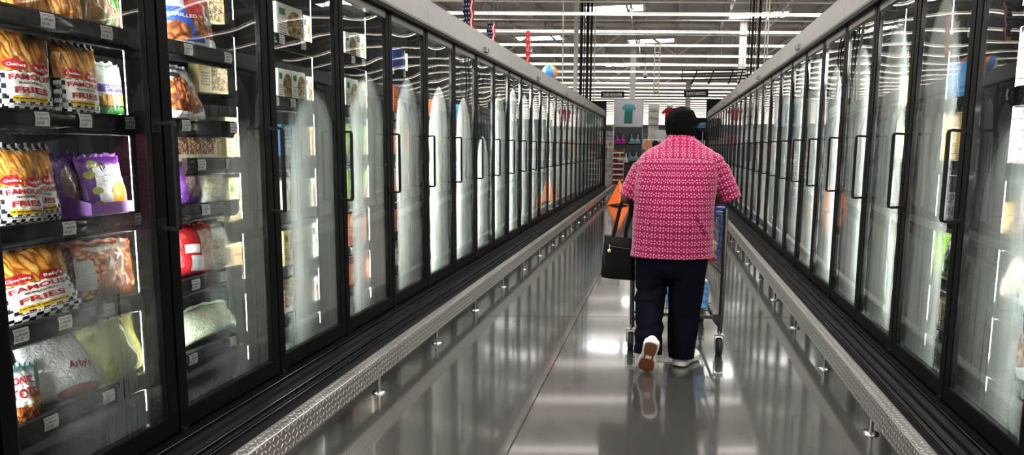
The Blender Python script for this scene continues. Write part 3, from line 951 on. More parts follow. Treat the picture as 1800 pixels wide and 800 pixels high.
# lilac display tray
tr = MB()
y0, y1, xb, xf = 2.045, 2.40, -2.50, -2.185
tr.box(xb, xf, y0, y1, zA[2], zA[2] + .004)
tr.box(xf - .004, xf, y0 + .07, y1, zA[2], zA[2] + .062)
tr.add([(xf - .002, y0 + .075, zA[2]), (xf - .002, y0 + .075, zA[2] + .062), (xb, y0, zA[2] + .16), (xb, y0, zA[2])], [(0, 1, 2, 3), (3, 2, 1, 0)])
tr.box(xb, xb + .004, y0, y1, zA[2], zA[2] + .16)
tag(tr.build('display_tray', M_TRAY), 'lilac cardboard display tray holding purple bags on the third shelf', 'tray')
bag('big checkered fries bag lying tilted on the fourth shelf', M_FRIES, .33, .275, .10, 10, (-2.215, 1.90, zA[3]), FT, GF, -.32, -.07, -.1)
bag('orange breaded chicken bag on the fourth shelf behind fogged glass', M_NUG, .30, .235, .11, 11, (-2.26, 2.235, zA[3]), [('Red', .45, .86, .25, .07, M_WHITE_T, 0)], None, -.12, .06)
bag('flat orange bag tucked behind the breaded chicken bag, fourth shelf', M_NUG, .26, .255, .06, 12, (-2.42, 2.12, zA[3]), (), None, -.1)
bag('white clear plastic bag with red script lettering on the lowest shelf', M_CLEAR, .33, .285, .16, 13, (-2.24, 1.975, zA[4] - .0), [("Arby's", .60, .42, .36, .10, M_RED_T, 0)], None, -.25, .12, 0, -1, 1.0)
bag('second white plastic bag slumped behind the first on the lowest shelf', M_CLEAR, .24, .27, .10, 14, (-2.43, 1.80, zA[4]), [("Arby's", .5, .72, .34, .09, M_RED_T, 0)], None, -.15, -.2, 0, -1, .8)
bag('yellow green bag behind the fogged corner of the lowest shelf', M_YELB, .30, .27, .14, 15, (-2.225, 2.23, zA[4]), (), None, -.15, -.1, 0, -1, .8)
bag('small potato tots bag with red lettering, lowest shelf at the picture edge', M_TOTS, .14, .20, .09, 16, (-2.20, 1.775, zA[4]), [('SONIC', .36, .72, .62, .12, M_RED_T, 0), ('TOTS', .4, .47, .66, .16, M_RED_T, 0)], None, -.1, .1)
for k, (y, w, mm, lb) in enumerate(((1.72, .22, M_BROWN, 'dark brown fries bag lying on the top shelf at the picture edge'), (1.93, .2, M_BROWN, 'brown fries bag second along the top shelf'), (2.10, .17, M_BROWN, 'golden fries bag third along the top shelf'))):
    bag(lb, mm, w, .26, .09, 20 + k, (-2.235, y, zA[0]), (), None, -.15, .05 * (-1) ** k)
bag('green and brown vegetable fries bag at the right end of the top shelf', printed('green_brown_bag_print', (.25, .13, .06), [('food', -.1, 1.1, -.1, 1.1, 3, [(.3, (.22, .11, .05)), (.5, (.3, .16, .07)), (.52, (.05, .2, .04)), (.7, (.07, .26, .06)), (.9, (.4, .2, .1))], 'soft')], .2, None, .5, .5), .23, .25, .09, 24, (-2.235, 2.28, zA[0]), (), None, -.15)

# second left door, short shelves (bags) then tall boxes
bag('blue and red frozen bag in the top left of the second left door', M_BLUEB, .36, .31, .11, 30, (-2.24, 2.80, zA[0]), [('GRILLED', .28, .48, .5, .05, M_WHITE_T, 0)], None, -.12, -.03)
bag('white bag of orange wings, left of two behind the second left door', M_WING, .17, .26, .10, 31, (-2.225, 2.67, zA[1]), (), 'wing bags', -.1, .05)
bag('white bag of orange wings leaning over, right of two behind the second left door', M_WING, .19, .24, .09, 32, (-2.25, 2.80, zA[1]), (), 'wing bags', -.18, -.22)
bag('purple bag bent over on the third shelf behind the second left door', M_PURPD, .17, .24, .10, 33, (-2.235, 2.70, zA[2]), (), None, -.05, .15, 0, -1, .8)
bag('clear bag of pale vegetables in front of the yellow boxes, second left door', M_VEG, .24, .21, .11, 34, (-2.215, 2.87, zA[2]), (), None, -.2, -.1, 0, -1, .6)
bag('red bag with white labels on the fourth shelf of the second left door', M_REDB, .26, .25, .11, 35, (-2.235, 2.735, zA[3]), (), None, -.1, .12)
bag('pale bag beside the red one behind fogged glass, second left door', M_VEG, .24, .22, .11, 36, (-2.25, 2.93, zA[3]), (), None, -.15, -.1, 0, -1, .6)
bag('pale green bag slumped on the lowest shelf of the second left door', M_GREENB, .42, .17, .16, 37, (-2.26, 2.84, zA[4]), (), None, -.3, .0, 0, -1, 1.0)

SHELFN = {0: 'top', 1: 'second', 2: 'third', 3: 'fourth', 4: 'fifth', 5: 'lowest'}
def fbox(label, mat, w, h, d, y, z, group, side=-1, x=None, name='food_box', yaw=0.0, cat='box'):
    m = MB().box(-w / 2, w / 2, 0, d, 0, h, 0, '-y')
    bme = m.mesh(name, mat)
    o = link(name, bme)
    bv = o.modifiers.new('edge', 'BEVEL'); bv.width = .0025; bv.segments = 1
    tag(o, label, cat, group)
    xx = x if x is not None else (AL - .19 if side < 0 else AR + .19)
    place(o, xx, y, z, (FL if side < 0 else FR) + yaw)
    return o

DW = {1: 'second', 2: 'third', 3: 'fourth', 4: 'fifth', 5: 'sixth', 6: 'seventh'}
def boxrow(door, shelf, z, y0, specs, side=-1, gap=.006, first=0):
    """specs: list of (adjective+noun, material, w, h, d)"""
    y = y0
    sd = 'left' if side < 0 else 'right'
    dn = ('nearest' if door == 0 else DW[door]) if side < 0 else ('nearest', 'second', 'third', 'fourth', 'fifth')[door]
    n = len(specs)
    for k, (nm, mat, w, h, d) in enumerate(specs):
        if n == 1: pos = 'alone'
        elif k == 0: pos = 'nearest end'
        elif k == n - 1: pos = 'far end'
        else: pos = 'position %s along' % ('second', 'third', 'fourth', 'fifth')[k - 1]
        fbox('%s on the %s shelf behind the %s %s door, %s' % (nm, SHELFN[shelf], dn, sd, pos), mat, w, h, d, y + w / 2, z, 'boxes behind the %s %s door' % (dn, sd), side)
        y += w + gap
# second left door, far half
G1 = 'boxes behind the second left door'
fbox('yellow meal box with a food picture on the top shelf, second left door', M_BX_Y, .21, .22, .06, 2.98, zB[0], G1, -1, -2.26)
fbox('white meal box with a bowl picture on the second shelf, second left door', M_BX_Y, .22, .20, .06, 2.95, zB[1], G1, -1, -2.24)
fbox('dim yellow box at the back of the second shelf, second left door', M_BX_Y, .16, .17, .06, 3.02, zB[1], G1, -1, -2.55)
for k in range(3):
    fbox('brown shrimp meal box on the third shelf, %s of a row of three' % ('leftmost', 'middle', 'rightmost')[k], M_BX_S, .086, .138, .2, 2.668 + .089 * k, zB[2], 'shrimp boxes in a row', -1, -2.215)
fbox('pale yellow box spine at the right end of the shrimp box row', M_BX_Y, .06, .138, .2, 2.92, zB[2], G1, -1, -2.215)
fbox('tall yellow meal box right of the shrimp boxes, third shelf', M_BX_Y, .17, .225, .1, 3.075, zB[2], G1, -1, -2.215)
fbox('yellow meal box behind the clear vegetable bag, second left door', M_BX_Y, .17, .23, .08, 3.075, zB[3], G1, -1, -2.215)
fbox('dim meal box low at the far side of the second left door', M_BX_Y, .17, .2, .08, 3.03, zB[4], G1, -1, -2.24)
W_, Y_ = ('white meal box', M_BX_W), ('yellow meal box', M_BX_Y)
def R(*l): return [(a[0], a[1], w, h, .2) for a, w, h in l]
B_ = ('blue meal box', M_BX_B); G_ = ('lime green box', M_BX_G); O_ = ('orange box', M_BX_O); D_ = ('golden flat box', M_BX_GO); V_ = ('royal blue box', M_BX_BL)
S_ = ('brown shrimp box', M_BX_S)
boxrow(2, 0, zB[0], 3.45, R((W_, .28, .21), (W_, .12, .19)))
boxrow(2, 1, zB[1], 3.44, R((W_, .145, .185), (W_, .15, .185), (W_, .075, .17)))
boxrow(2, 2, zB[2], 3.46, R((B_, .10, .205), (B_, .10, .205), (W_, .09, .2), (Y_, .06, .2)))
boxrow(2, 3, zB[3], 3.46, R((W_, .13, .195), (W_, .13, .195), (W_, .13, .195)))
boxrow(2, 4, zB[4], 3.44, R((Y_, .15, .22), (W_, .15, .24), (W_, .15, .23)))
boxrow(2, 5, zB[5], 3.42, R((S_, .12, .15), (S_, .12, .15), (Y_, .06, .16), (W_, .12, .16)))
boxrow(3, 0, zB[0], 4.28, R((W_, .16, .18), (W_, .20, .20)))
boxrow(3, 1, zB[1], 4.27, R((W_, .20, .215), (W_, .14, .205), (W_, .12, .2)))
boxrow(3, 2, zB[2], 4.27, R((G_, .14, .235), (G_, .14, .235), (G_, .14, .235)))
boxrow(3, 3, zB[3], 4.27, R((G_, .20, .23), (G_, .20, .23)))
boxrow(3, 4, zB[4], 4.26, R((O_, .14, .24), (O_, .14, .22)))
boxrow(3, 5, zB[5], 4.26, R((O_, .22, .16), (O_, .22, .16)))
boxrow(4, 0, zB[0], 5.10, R((V_, .26, .2), (W_, .2, .18)))
boxrow(4, 1, zB[1], 5.10, R((O_, .12, .24), (V_, .24, .26), (O_, .14, .24)))
boxrow(4, 2, zB[2], 5.10, R((O_, .16, .22), (O_, .16, .22)))
boxrow(4, 3, zB[3], 5.10, R((O_, .16, .2), (O_, .16, .2)))
boxrow(4, 4, zB[4], 5.10, R((O_, .16, .2), (W_, .16, .2)))
boxrow(4, 5, zB[5], 5.10, R((W_, .16, .15), (W_, .16, .15)))
for dd, sp in ((5, (W_, W_)), (6, (Y_, O_)), (7, (W_, B_))):
    if dd not in DW: DW[dd] = 'eighth'
    for sh in (1, 2, 3, 4):
        boxrow(dd, sh, zB[sh], YL + (dd - 1) * P + .09, R((sp[sh % 2], .2, .2), (sp[(sh + 1) % 2], .2, .19)))

# right row: flat boxes in stacks behind the nearest two doors
def stack(door, shelf, y, x, z, n, w, h, d, mat, nm, grp, jit=.02):
    for k in range(n):
        lv = 'topmost' if k == n - 1 else 'bottom' if k == 0 else ('second', 'third', 'fourth', 'fifth', 'sixth')[k - 1] + ' from the bottom'
        fbox('%s, %s of its stack' % (nm, lv), mat, w, h - .002, d, y + rng.uniform(-jit, jit), z + k * h, grp, 1, x + rng.uniform(0, .02))
RB = [z + .012 for z in SHELF_B]
stack(0, 2, 3.59, 1.585, RB[2], 6, .30, .056, .26, M_BX_P, 'flat white and red pizza box, nearest right door', 'pizza boxes in a stack')
stack(0, 1, 3.60, 1.60, RB[1], 3, .28, .07, .24, M_BX_P, 'white box high behind nearest right door', 'white boxes high up')
fbox('purple box on top of the white stack behind the nearest right door', M_TRAY, .16, .07, .2, 3.62, RB[1] + .212, 'upper right boxes', 1, 1.60)
stack(0, 3, 3.64, 1.585, RB[3], 3, .26, .05, .24, M_BX_GO, 'golden flat box behind the nearest right door', 'golden boxes low down')
fbox('maroon box on the fourth shelf behind the nearest right door', plain('maroon_card', (.16, .02, .06), .5), .18, .22, .2, 3.36, RB[3], 'upper right boxes', 1, 1.6)
bag('pale breaded food bag behind the nearest right door, fifth shelf', M_VEG, .3, .22, .12, 50, (1.62, 3.45, RB[4]), (), None, -.2, .05, 0, 1, .6)
bag('white and red bag leaning in the low corner of the nearest right door', M_WING, .26, .26, .12, 51, (1.60, 3.32, RB[5]), (), None, -.3, .3, 0, 1, .6)
stack(1, 2, 4.34, 1.585, RB[2], 5, .32, .056, .24, M_BX_GO, 'golden flat box behind the second right door', 'golden boxes in a stack')
bx = fbox('small white carton with black letters behind the second right door', WHITE, .13, .16, .1, 4.08, RB[3] , 'second right door goods', 1, 1.555)
tm = MB()
for wd, zz in (('UP', .105), ('IN', .035)):
    text_on(tm, wd, lambda a, b, zz=zz: Vector((a, -.002, zz + b)), .085, .05)
tm.build('lettering', M_BLACK_T, bx)
bag('green bag in the low clear gap of the second right door', printed('green_veg_bag_print', (.12, .20, .05), [('food', -.1, 1.1, .1, .9, 5, GRN, 'lumps')], .25, None, .5, .5), .2, .25, .1, 52, (1.60, 4.10, RB[4]), (), None, -.1, 0, 0, 1)
fbox('pale box in the low gap of the second right door', M_BX_Y, .2, .16, .2, 4.08, RB[5], 'second right door goods', 1, 1.56)
fbox('blue box high behind the third right door', M_BX_B, .2, .24, .2, 4.45, RB[1], 'third right door goods', 1, 1.585)
fbox('red box high behind the third right door', printed('red_box_print', (.5, .03, .04), [('lines', .2, .8, .4, .7, 2, (.8, .8, .8))], .45), .12, .22, .2, 4.85, RB[1], 'third right door goods', 1, 1.585)
fbox('lime box low behind the third right door', M_BX_G, .3, .22, .2, 4.6, RB[4], 'third right door goods', 1, 1.585)
fbox('lime box on the fifth shelf behind the third right door, beside its twin', M_BX_G, .22, .22, .2, 4.86, RB[4], 'third right door goods', 1, 1.585)
fbox('yellow box high behind the fourth right door', M_BX_GO, .16, .24, .2, 5.25, RB[1], 'fourth right door goods', 1, 1.585)
fbox('blue box high behind the fourth right door', M_BX_BL, .14, .24, .2, 5.62, RB[1], 'fourth right door goods', 1, 1.585)
fbox('yellow box on the third shelf behind the fourth right door', M_BX_Y, .2, .24, .2, 5.3, RB[2], 'fourth right door goods', 1, 1.585)
# ------------------------------------------------------------------ shopper
def m_shirt():
    m = Mat('pink_printed_cotton')
    U, V = m.xyz('UV')[:2]
    cw, ch = .050, .0435
    u = (U / cw); v = (V / ch)
    a = u.fract() - .5; b = v.fract() - .5
    r = ((a * cw) ** 2.0 + (b * ch) ** 2.0).sqrt()
    # four petals on the diagonals
    da = (a.abs() - .19) * cw; db = (b.abs() - .21) * ch
    p = (da + db) * .7071; q = (da - db) * .7071
    pet = (((p / .0066) ** 2.0 + (q / .0040) ** 2.0)).lt(1.0)
    # small dotted links to the next flower along the row
    ed = (.5 - a.abs()) * cw
    dot = ((((ed - .0032) / .0030) ** 2.0 + ((b.abs() * ch - .0030) / .0022) ** 2.0)).lt(1.0)
    ctr = r.lt(.0018)
    f = (pet + dot).clamp() * (1.0 - ctr)
    thr = m.noise(m.coord('Object'), 240, 2)
    base = m.mix(m.noise(m.coord('Object'), 14, 3), (.155, .0055, .043), (.22, .0095, .063))
    yoke_light = m.xyz('Object')[2].smooth(1.36, 1.50)  # shirt colour painted lighter towards the shoulders, as lit from above
    base = m.mix(yoke_light * .28, base, (.48, .03, .14))
    c = m.mix(f * (thr * .5 + .55), base, (.55, .26, .35))
    nm = m.bump(m.noise(m.coord('Object'), 300, 2), .12, .001)
    return m.pbr(c, .82, 0, nm, 0, .2, sheen=.25)
M_SHIRT = m_shirt()
def m_navy():
    m = Mat('navy_twill')
    c = m.mix(m.noise(m.coord('Object'), 20, 3), (.0022, .0024, .0062), (.004, .0044, .011))
    return m.pbr(c, .8, 0, m.bump(m.noise(m.coord('Object'), 160, 2), .2, .001), 0, .1)
M_NAVY = m_navy()
M_SKIN = plain('deep_brown_skin', (.060, .028, .018), .5, 0, .12, 20, .05)
def m_hair():
    m = Mat('black_short_hair')
    n = m.noise(m.coord('Object'), 45, 4, .6, 1.5)
    return m.pbr(m.mix(n, (.0012, .0012, .0013), (.004, .0038, .0037)), .7, 0, m.bump(n, .7, .006), spec=.06)
M_HAIR = m_hair()
M_SHOE = plain('white_shoe_leather', (.72, .71, .69), .5, 0, .06, 40)
M_MID = plain('white_midsole', (.66, .63, .59), .6, 0, .08, 30)
M_SOLE = plain('brown_rubber_outsole', (.17, .065, .028), .65, 0, .2, 60, .3)

person = empty('person', (.07, 4.42, 0), 'person with short black hair in a pink printed shirt and navy trousers, pushing a cart', 'person')
PB = Vector((.07, 4.42, 0))
def child(name, me, mats, parent=person):
    me.materials.clear()
    for x in (mats if isinstance(mats, (list, tuple)) else [mats]): me.materials.append(x)
    me.transform(Matrix.Translation(-PB))
    return link(name, me, parent)

def ring(c, rx, ry, n=28, ax=None, pw=2.0, tilt=0.0):
    """elliptical ring, horizontal unless an axis is given"""
    out = []
    for k in range(n):
        a = 2 * PI * k / n
        ca, sa = cos(a), sin(a)
        x = rx * math.copysign(abs(ca) ** (2 / pw), ca); y = ry * math.copysign(abs(sa) ** (2 / pw), sa)
        p = Vector((x, y, y * tilt))
        out.append(Vector(c) + (ax @ p if ax else p))
    return out
def limb(mb, pts, n=16):
    """tapered limb with rounded ends; pts: (centre, rx, ry)"""
    rings = []
    N = len(pts)
    for i, (c, rx, ry) in enumerate(pts):
        t = Vector(pts[min(i + 1, N - 1)][0]) - Vector(pts[max(i - 1, 0)][0]); t.normalize()
        x = Vector((1, 0, 0)) - t * t.x
        if x.length < .2: x = Vector((0, 1, 0)) - t * t.y
        x.normalize(); y = t.cross(x)
        rings.append([Vector(c) + x * (rx * cos(2 * PI * k / n)) + y * (ry * sin(2 * PI * k / n)) for k in range(n)])
    mb.loft(rings)
    mb.ell(pts[0][0], (min(pts[0][1], pts[0][2]),) * 3, 14, 8); mb.ell(pts[-1][0], (min(pts[-1][1], pts[-1][2]),) * 3, 14, 8)

HC = Vector((.098, 4.615, 1.592))     # head centre
SHL, SHR = Vector((-.115, 4.53, 1.345)), Vector((.320, 4.53, 1.350))
ELL_, ELR = Vector((-.240, 4.515, 1.112)), Vector((.412, 4.52, 1.150))
WRL, WRR = Vector((-.155, 4.735, 1.065)), Vector((.335, 4.735, 1.068))

b = MB()
RX = Matrix.Rotation(-.10, 3, 'X')
b.ell(HC + Vector((0, -.005, .018)), (.079, .098, .098), 24, 16)
b.ell(HC + Vector((0, .035, -.045)), (.062, .062, .075), 20, 14)           # jaw
b.ell(HC + Vector((0, .092, -.02)), (.014, .022, .026), 10, 8)             # nose
b.ell(HC + Vector((0, .085, .022)), (.05, .02, .014), 12, 8)               # brow
b.ell(HC + Vector((0, .082, -.062)), (.026, .016, .011), 12, 8)            # lips
for s in (-1, 1):
    b.ell(HC + Vector((s * .084, -.002, -.012)), (.011, .020, .033), 10, 10)  # ears
    b.ell(HC + Vector((s * .048, .06, -.025)), (.026, .03, .026), 10, 8)
limb(b, [((.092, 4.565, 1.44), .062, .060), ((.094, 4.580, 1.50), .056, .056), ((.097, 4.60, 1.57), .055, .058)])
b.loft([ring((.07, 4.43, .78), .205, .15), ring((.07, 4.44, .95), .205, .15), ring((.075, 4.47, 1.15), .20, .145), ring((.085, 4.52, 1.32), .19, .125), ring((.09, 4.555, 1.43), .13, .085), ring((.092, 4.565, 1.47), .07, .06)])
for S_, E_, W_2, s in ((SHL, ELL_, WRL, -1), (SHR, ELR, WRR, 1)):
    limb(b, [(S_, .066, .066), (S_.lerp(E_, .5), .058, .060), (E_, .047, .047)])
    limb(b, [(E_, .046, .046), (E_.lerp(W_2, .4), .044, .044), (W_2, .030, .028)])
# legs (under the trousers)
HL, KL, AL_ = Vector((-.045, 4.44, .74)), Vector((-.070, 4.42, .46)), Vector((-.066, 4.225, .235))
HR_, KR, AR_ = Vector((.185, 4.44, .74)), Vector((.165, 4.46, .44)), Vector((.150, 4.400, .085))
limb(b, [(HL, .095, .10), (KL, .065, .068), (AL_, .036, .038)])
limb(b, [(HR_, .095, .10), (KR, .065, .068), (AR_, .042, .045)])
# feet inside the shoes
limb(b, [(AL_, .035, .035), ((-.072, 4.19, .15), .032, .026), ((-.076, 4.215, .055), .03, .018)])
limb(b, [(AR_, .035, .035), ((.165, 4.46, .045), .035, .025), ((.195, 4.53, .035), .03, .02)])
# hands: palm, four unequal fingers curled round the handle, thumb beneath
HBY, HBZ = 4.765, 1.032                                                    # handle bar axis
for W_2, s in ((WRL, -1), (WRR, 1)):
    pc = Vector((W_2.x - s * .012, HBY - .012, HBZ + .030))
    limb(b, [(W_2, .029, .024), (W_2.lerp(pc, .6), .034, .019), (pc, .038, .016)])
    for k, (dx, ln) in enumerate(((-.033, .92), (-.011, 1.0), (.011, .96), (.033, .8))):
        bx_ = pc.x + s * dx * -1
        pth = [Vector((bx_, HBY - .004, HBZ + .031)), Vector((bx_, HBY + .018 * ln, HBZ + .026)), Vector((bx_, HBY + .028 * ln, HBZ + .004)), Vector((bx_, HBY + .018 * ln, HBZ - .020)), Vector((bx_, HBY + .002, HBZ - .026 * ln))]
        b.tube(pth, [.0095, .009, .0085, .008, .006], 8)
        b.ell(pth[-1], (.0065,) * 3, 8, 6)
    th = [pc + Vector((-s * .034, -.012, -.006)), Vector((pc.x - s * .047, HBY - .022, HBZ + .004)), Vector((pc.x - s * .040, HBY - .012, HBZ - .022)), Vector((pc.x - s * .020, HBY - .004, HBZ - .028))]
    b.tube(th, [.012, .0105, .009, .007], 8); b.ell(th[-1], (.007,) * 3, 8, 6)
body = child('body', remeshed(b, .0055, 2), M_SKIN)
M_EYE = plain('eye_white', (.7, .68, .64), .3); M_IRIS = plain('dark_iris', (.02, .01, .006), .2)
for s in (-1, 1):
    e = MB(); e.ell(HC + Vector((s * .032, .079, .004)), (.0125, .010, .0075), 12, 8); e.ell(HC + Vector((s * .032, .0868, .004)), (.0052, .0035, .0052), 10, 6, 1)
    child('eye', e.mesh('eye', []), [M_EYE, M_IRIS])

h = MB()
h.ell(HC + Vector((0, -.012, .030)), (.106, .118, .104), 28, 18)
h.ell(HC + Vector((0, -.048, -.02)), (.100, .085, .082), 24, 14)
h.ell(HC + Vector((-.005, -.055, -.075)), (.070, .055, .050), 20, 12)
hm_ = remeshed(h, .006, 3)
bm = bmesh.new(); bm.from_mesh(hm_)
bmesh.ops.bisect_plane(bm, geom=bm.verts[:] + bm.edges[:] + bm.faces[:], plane_co=HC + Vector((0, .075, .05)), plane_no=Vector((0, 1, -.55)).normalized(), clear_outer=True)
for v in bm.verts:
    n1 = noise.noise(v.co * 22) * .006 + noise.noise(v.co * 60) * .0035
    v.co += v.normal * n1
bm.to_mesh(hm_); bm.free()
child('hair', hm_, M_HAIR)

# shirt: torso, collar and short sleeves fused, then opened at hem, neck and cuffs
t = MB()
TR = [(.715, .062, 4.425, .272, .202), (.80, .063, 4.425, .268, .200), (.93, .064, 4.43, .265, .200), (1.06, .067, 4.445, .264, .200), (1.17, .070, 4.46, .264, .195),
      (1.27, .078, 4.485, .266, .185), (1.35, .086, 4.51, .262, .165), (1.405, .092, 4.535, .246, .138), (1.44, .094, 4.55, .205, .112), (1.475, .095, 4.56, .142, .094), (1.505, .0955, 4.567, .094, .084), (1.55, .096, 4.575, .080, .078)]
t.loft([ring((cx, cy, z), rx, ry, 40, None, 2.35 if z < 1.4 else 2.0, -.1 if z > 1.44 else 0) for z, cx, cy, rx, ry in TR])
for S_, E_, s in ((SHL, ELL_, -1), (SHR, ELR, 1)):
    d = (E_ - S_).normalized()
    limb(t, [(S_ + Vector((-s * .03, 0, -.01)), .070, .085), (S_ + d * .06, .083, .09), (S_ + d * .15, .078, .085), (S_ + d * .235, .074, .084), (S_ + d * .30, .073, .084)], 24)
    t.ell(S_ + Vector((-s * .01, 0, .0)), (.078, .088, .070), 20, 12)
sm = remeshed(t, .0065, 6)
bm = bmesh.new(); bm.from_mesh(sm)
def cut(co_, no, cond=None):
    g = bm.verts[:] + bm.edges[:] + bm.faces[:]
    if cond: 
        fs = [f for f in bm.faces if cond(f.calc_center_median())]
        es = {e for f in fs for e in f.edges}; vs = {v for f in fs for v in f.verts}
        g = list(vs) + list(es) + fs
    bmesh.ops.bisect_plane(bm, geom=g, plane_co=co_, plane_no=no, clear_outer=True)
cut(Vector((0, 4.43, .738)), Vector((.02, -.03, -1)).normalized())
cut(Vector((.095, 4.57, 1.535)), Vector((0, .30, 1)).normalized())
for S_, E_, s in ((SHL, ELL_, -1), (SHR, ELR, 1)):
    d = (E_ - S_).normalized(); e0 = S_ + d * .262
    cut(e0, d, lambda c, e0=e0: (c - e0).length < .125 and (c.x - .07) * s > .235 - .0)
# folds
for v in bm.verts:
    c = v.co
    k = noise.noise(Vector((c.x * 5, c.y * 5, c.z * 2.2))) * .010 + noise.noise(Vector((c.x * 11 + 4, c.y * 9, c.z * 4.5))) * .005
    low = max(0.0, min(1.0, (1.25 - c.z) / .4))
    k += low * .006 * sin(14 * c.x + 3 * noise.noise(Vector((c.x * 3, 0, c.z * 2))))
    # long diagonal folds from the right arm down to the side, and under the left arm
    for (ax, az, bx2, bz, amp, wd) in ((.17, 1.06, .29, .84, -.012, .014), (.20, 1.05, .315, .86, .009, .013), (-.14, 1.25, -.17, .95, .008, .012), (-.11, 1.20, -.13, .90, -.007, .012), (.02, .98, .25, .93, .006, .02), (-.1, 1.02, .1, 1.0, .005, .02)):
        if c.y < 4.47:
            px_, pz = bx2 - ax, bz - az; L2 = px_ * px_ + pz * pz
            tt = max(0, min(1, ((c.x - ax) * px_ + (c.z - az) * pz) / L2))
            dd = math.hypot(c.x - ax - px_ * tt, c.z - az - pz * tt)
            k += amp * math.exp(-(dd / wd) ** 2) * sin(PI * min(1, max(0, .08 + tt * .92)))
    hem = max(0.0, 1 - abs(c.z - .75) / .03)
    v.co += v.normal * (k + .004 * hem)
    # yoke seam: a shallow groove across the back
    yz = 1.385 + .05 * ((c.x - .08) / .25) ** 2 * -.4
    if c.y < 4.52 and abs(c.x - .085) < .24: v.co += v.normal * (-.003 * math.exp(-((c.z - yz) / .005) ** 2) + .001 * math.exp(-((c.z - yz - .014) / .008) ** 2))
    if c.z > 1.475: v.co += v.normal * .006 * math.exp(-((c.z - 1.50) / .02) ** 2)
uvl = bm.loops.layers.uv.new('UVMap')
for f in bm.faces:
    fc = f.calc_center_median()
    arm = None
    for S_, E_, s in ((SHL, ELL_, -1), (SHR, ELR, 1)):
        d = (E_ - S_).normalized()
        tt = (fc - S_).dot(d)
        if (fc.x - .075) * s > .228 and fc.z > 1.03 and tt > -.02 and (fc - S_ - d * tt).length < .115: arm = (S_, d, s)
    yz = 1.385 - .02 * ((fc.x - .08) / .25) ** 2
    for lp in f.loops:
        c = lp.vert.co
        if arm:
            S_, d, s = arm
            side = Vector((d.z, 0, -d.x)); q = c - S_
            a = math.atan2(q.dot(side), -q.y)
            lp[uvl].uv = (a * .082, q.dot(d))
        else:
            a = math.atan2(c.x - .07, -(c.y - 4.46))
            u = a * .235
            if fc.z > yz and fc.y < 4.62: lp[uvl].uv = (c.z * .8 + (c.y - 4.4) * .6, c.x - .095)
            else: lp[uvl].uv = (u, c.z)
bm.to_mesh(sm); bm.free()
for p in sm.polygons: p.use_smooth = True
shirt = child('shirt', sm, M_SHIRT)
sf = shirt.modifiers.new('thick', 'SOLIDIFY'); sf.thickness = .002; sf.offset = -1

# trousers
t = MB()
t.loft([ring((.067, 4.43, .86), .225, .165, 32), ring((.067, 4.43, .76), .232, .172, 32), ring((.067, 4.435, .66), .222, .162, 32), ring((.067, 4.44, .60), .195, .13, 32)])
limb(t, [((-.050, 4.435, .72), .118, .14), ((-.058, 4.435, .60), .112, .125), ((-.066, 4.425, .50), .101, .112), ((-.068, 4.36, .39), .096, .105), ((-.066, 4.295, .29), .092, .105), ((-.066, 4.240, .20), .090, .104), ((-.067, 4.222, .135), .088, .10), ((-.067, 4.215, .09), .087, .10)], 24)
limb(t, [((.180, 4.435, .72), .118, .14), ((.172, 4.44, .60), .116, .128), ((.164, 4.45, .48), .112, .12), ((.160, 4.445, .34), .106, .115), ((.153, 4.43, .22), .098, .112), ((.149, 4.42, .12), .090, .112), ((.148, 4.42, .03), .084, .11)], 24)
tmh = remeshed(t, .0075, 4)
bm = bmesh.new(); bm.from_mesh(tmh)
g = [f for f in bm.faces if f.calc_center_median().x > .045 and f.calc_center_median().z < .3]
cut(Vector((.15, 4.42, .052)), Vector((0, -.12, -1)).normalized(), lambda c: c.x > .05 and c.z < .3)
cut(Vector((-.067, 4.24, .115)), Vector((0, -.25, -1)).normalized(), lambda c: c.x < .04 and c.z < .35)
for v in bm.verts:
    c = v.co
    k = noise.noise(Vector((c.x * 7, c.y * 7, c.z * 5))) * .010 + noise.noise(Vector((c.x * 14, c.y * 12, c.z * 10))) * .004
    # creases behind the bent knee and above the ankle of the rear leg
    if c.x < .05:
        for z0, am in ((.52, -.012), (.47, .008), (.30, -.008), (.26, .008), (.21, -.006)): k += am * math.exp(-((c.z - z0 - .25 * (c.x + .06)) / .014) ** 2)
    v.co += v.normal * k
bm.to_mesh(tmh); bm.free()
for p in tmh.polygons: p.use_smooth = True
tr_ = child('trousers', tmh, M_NAVY)

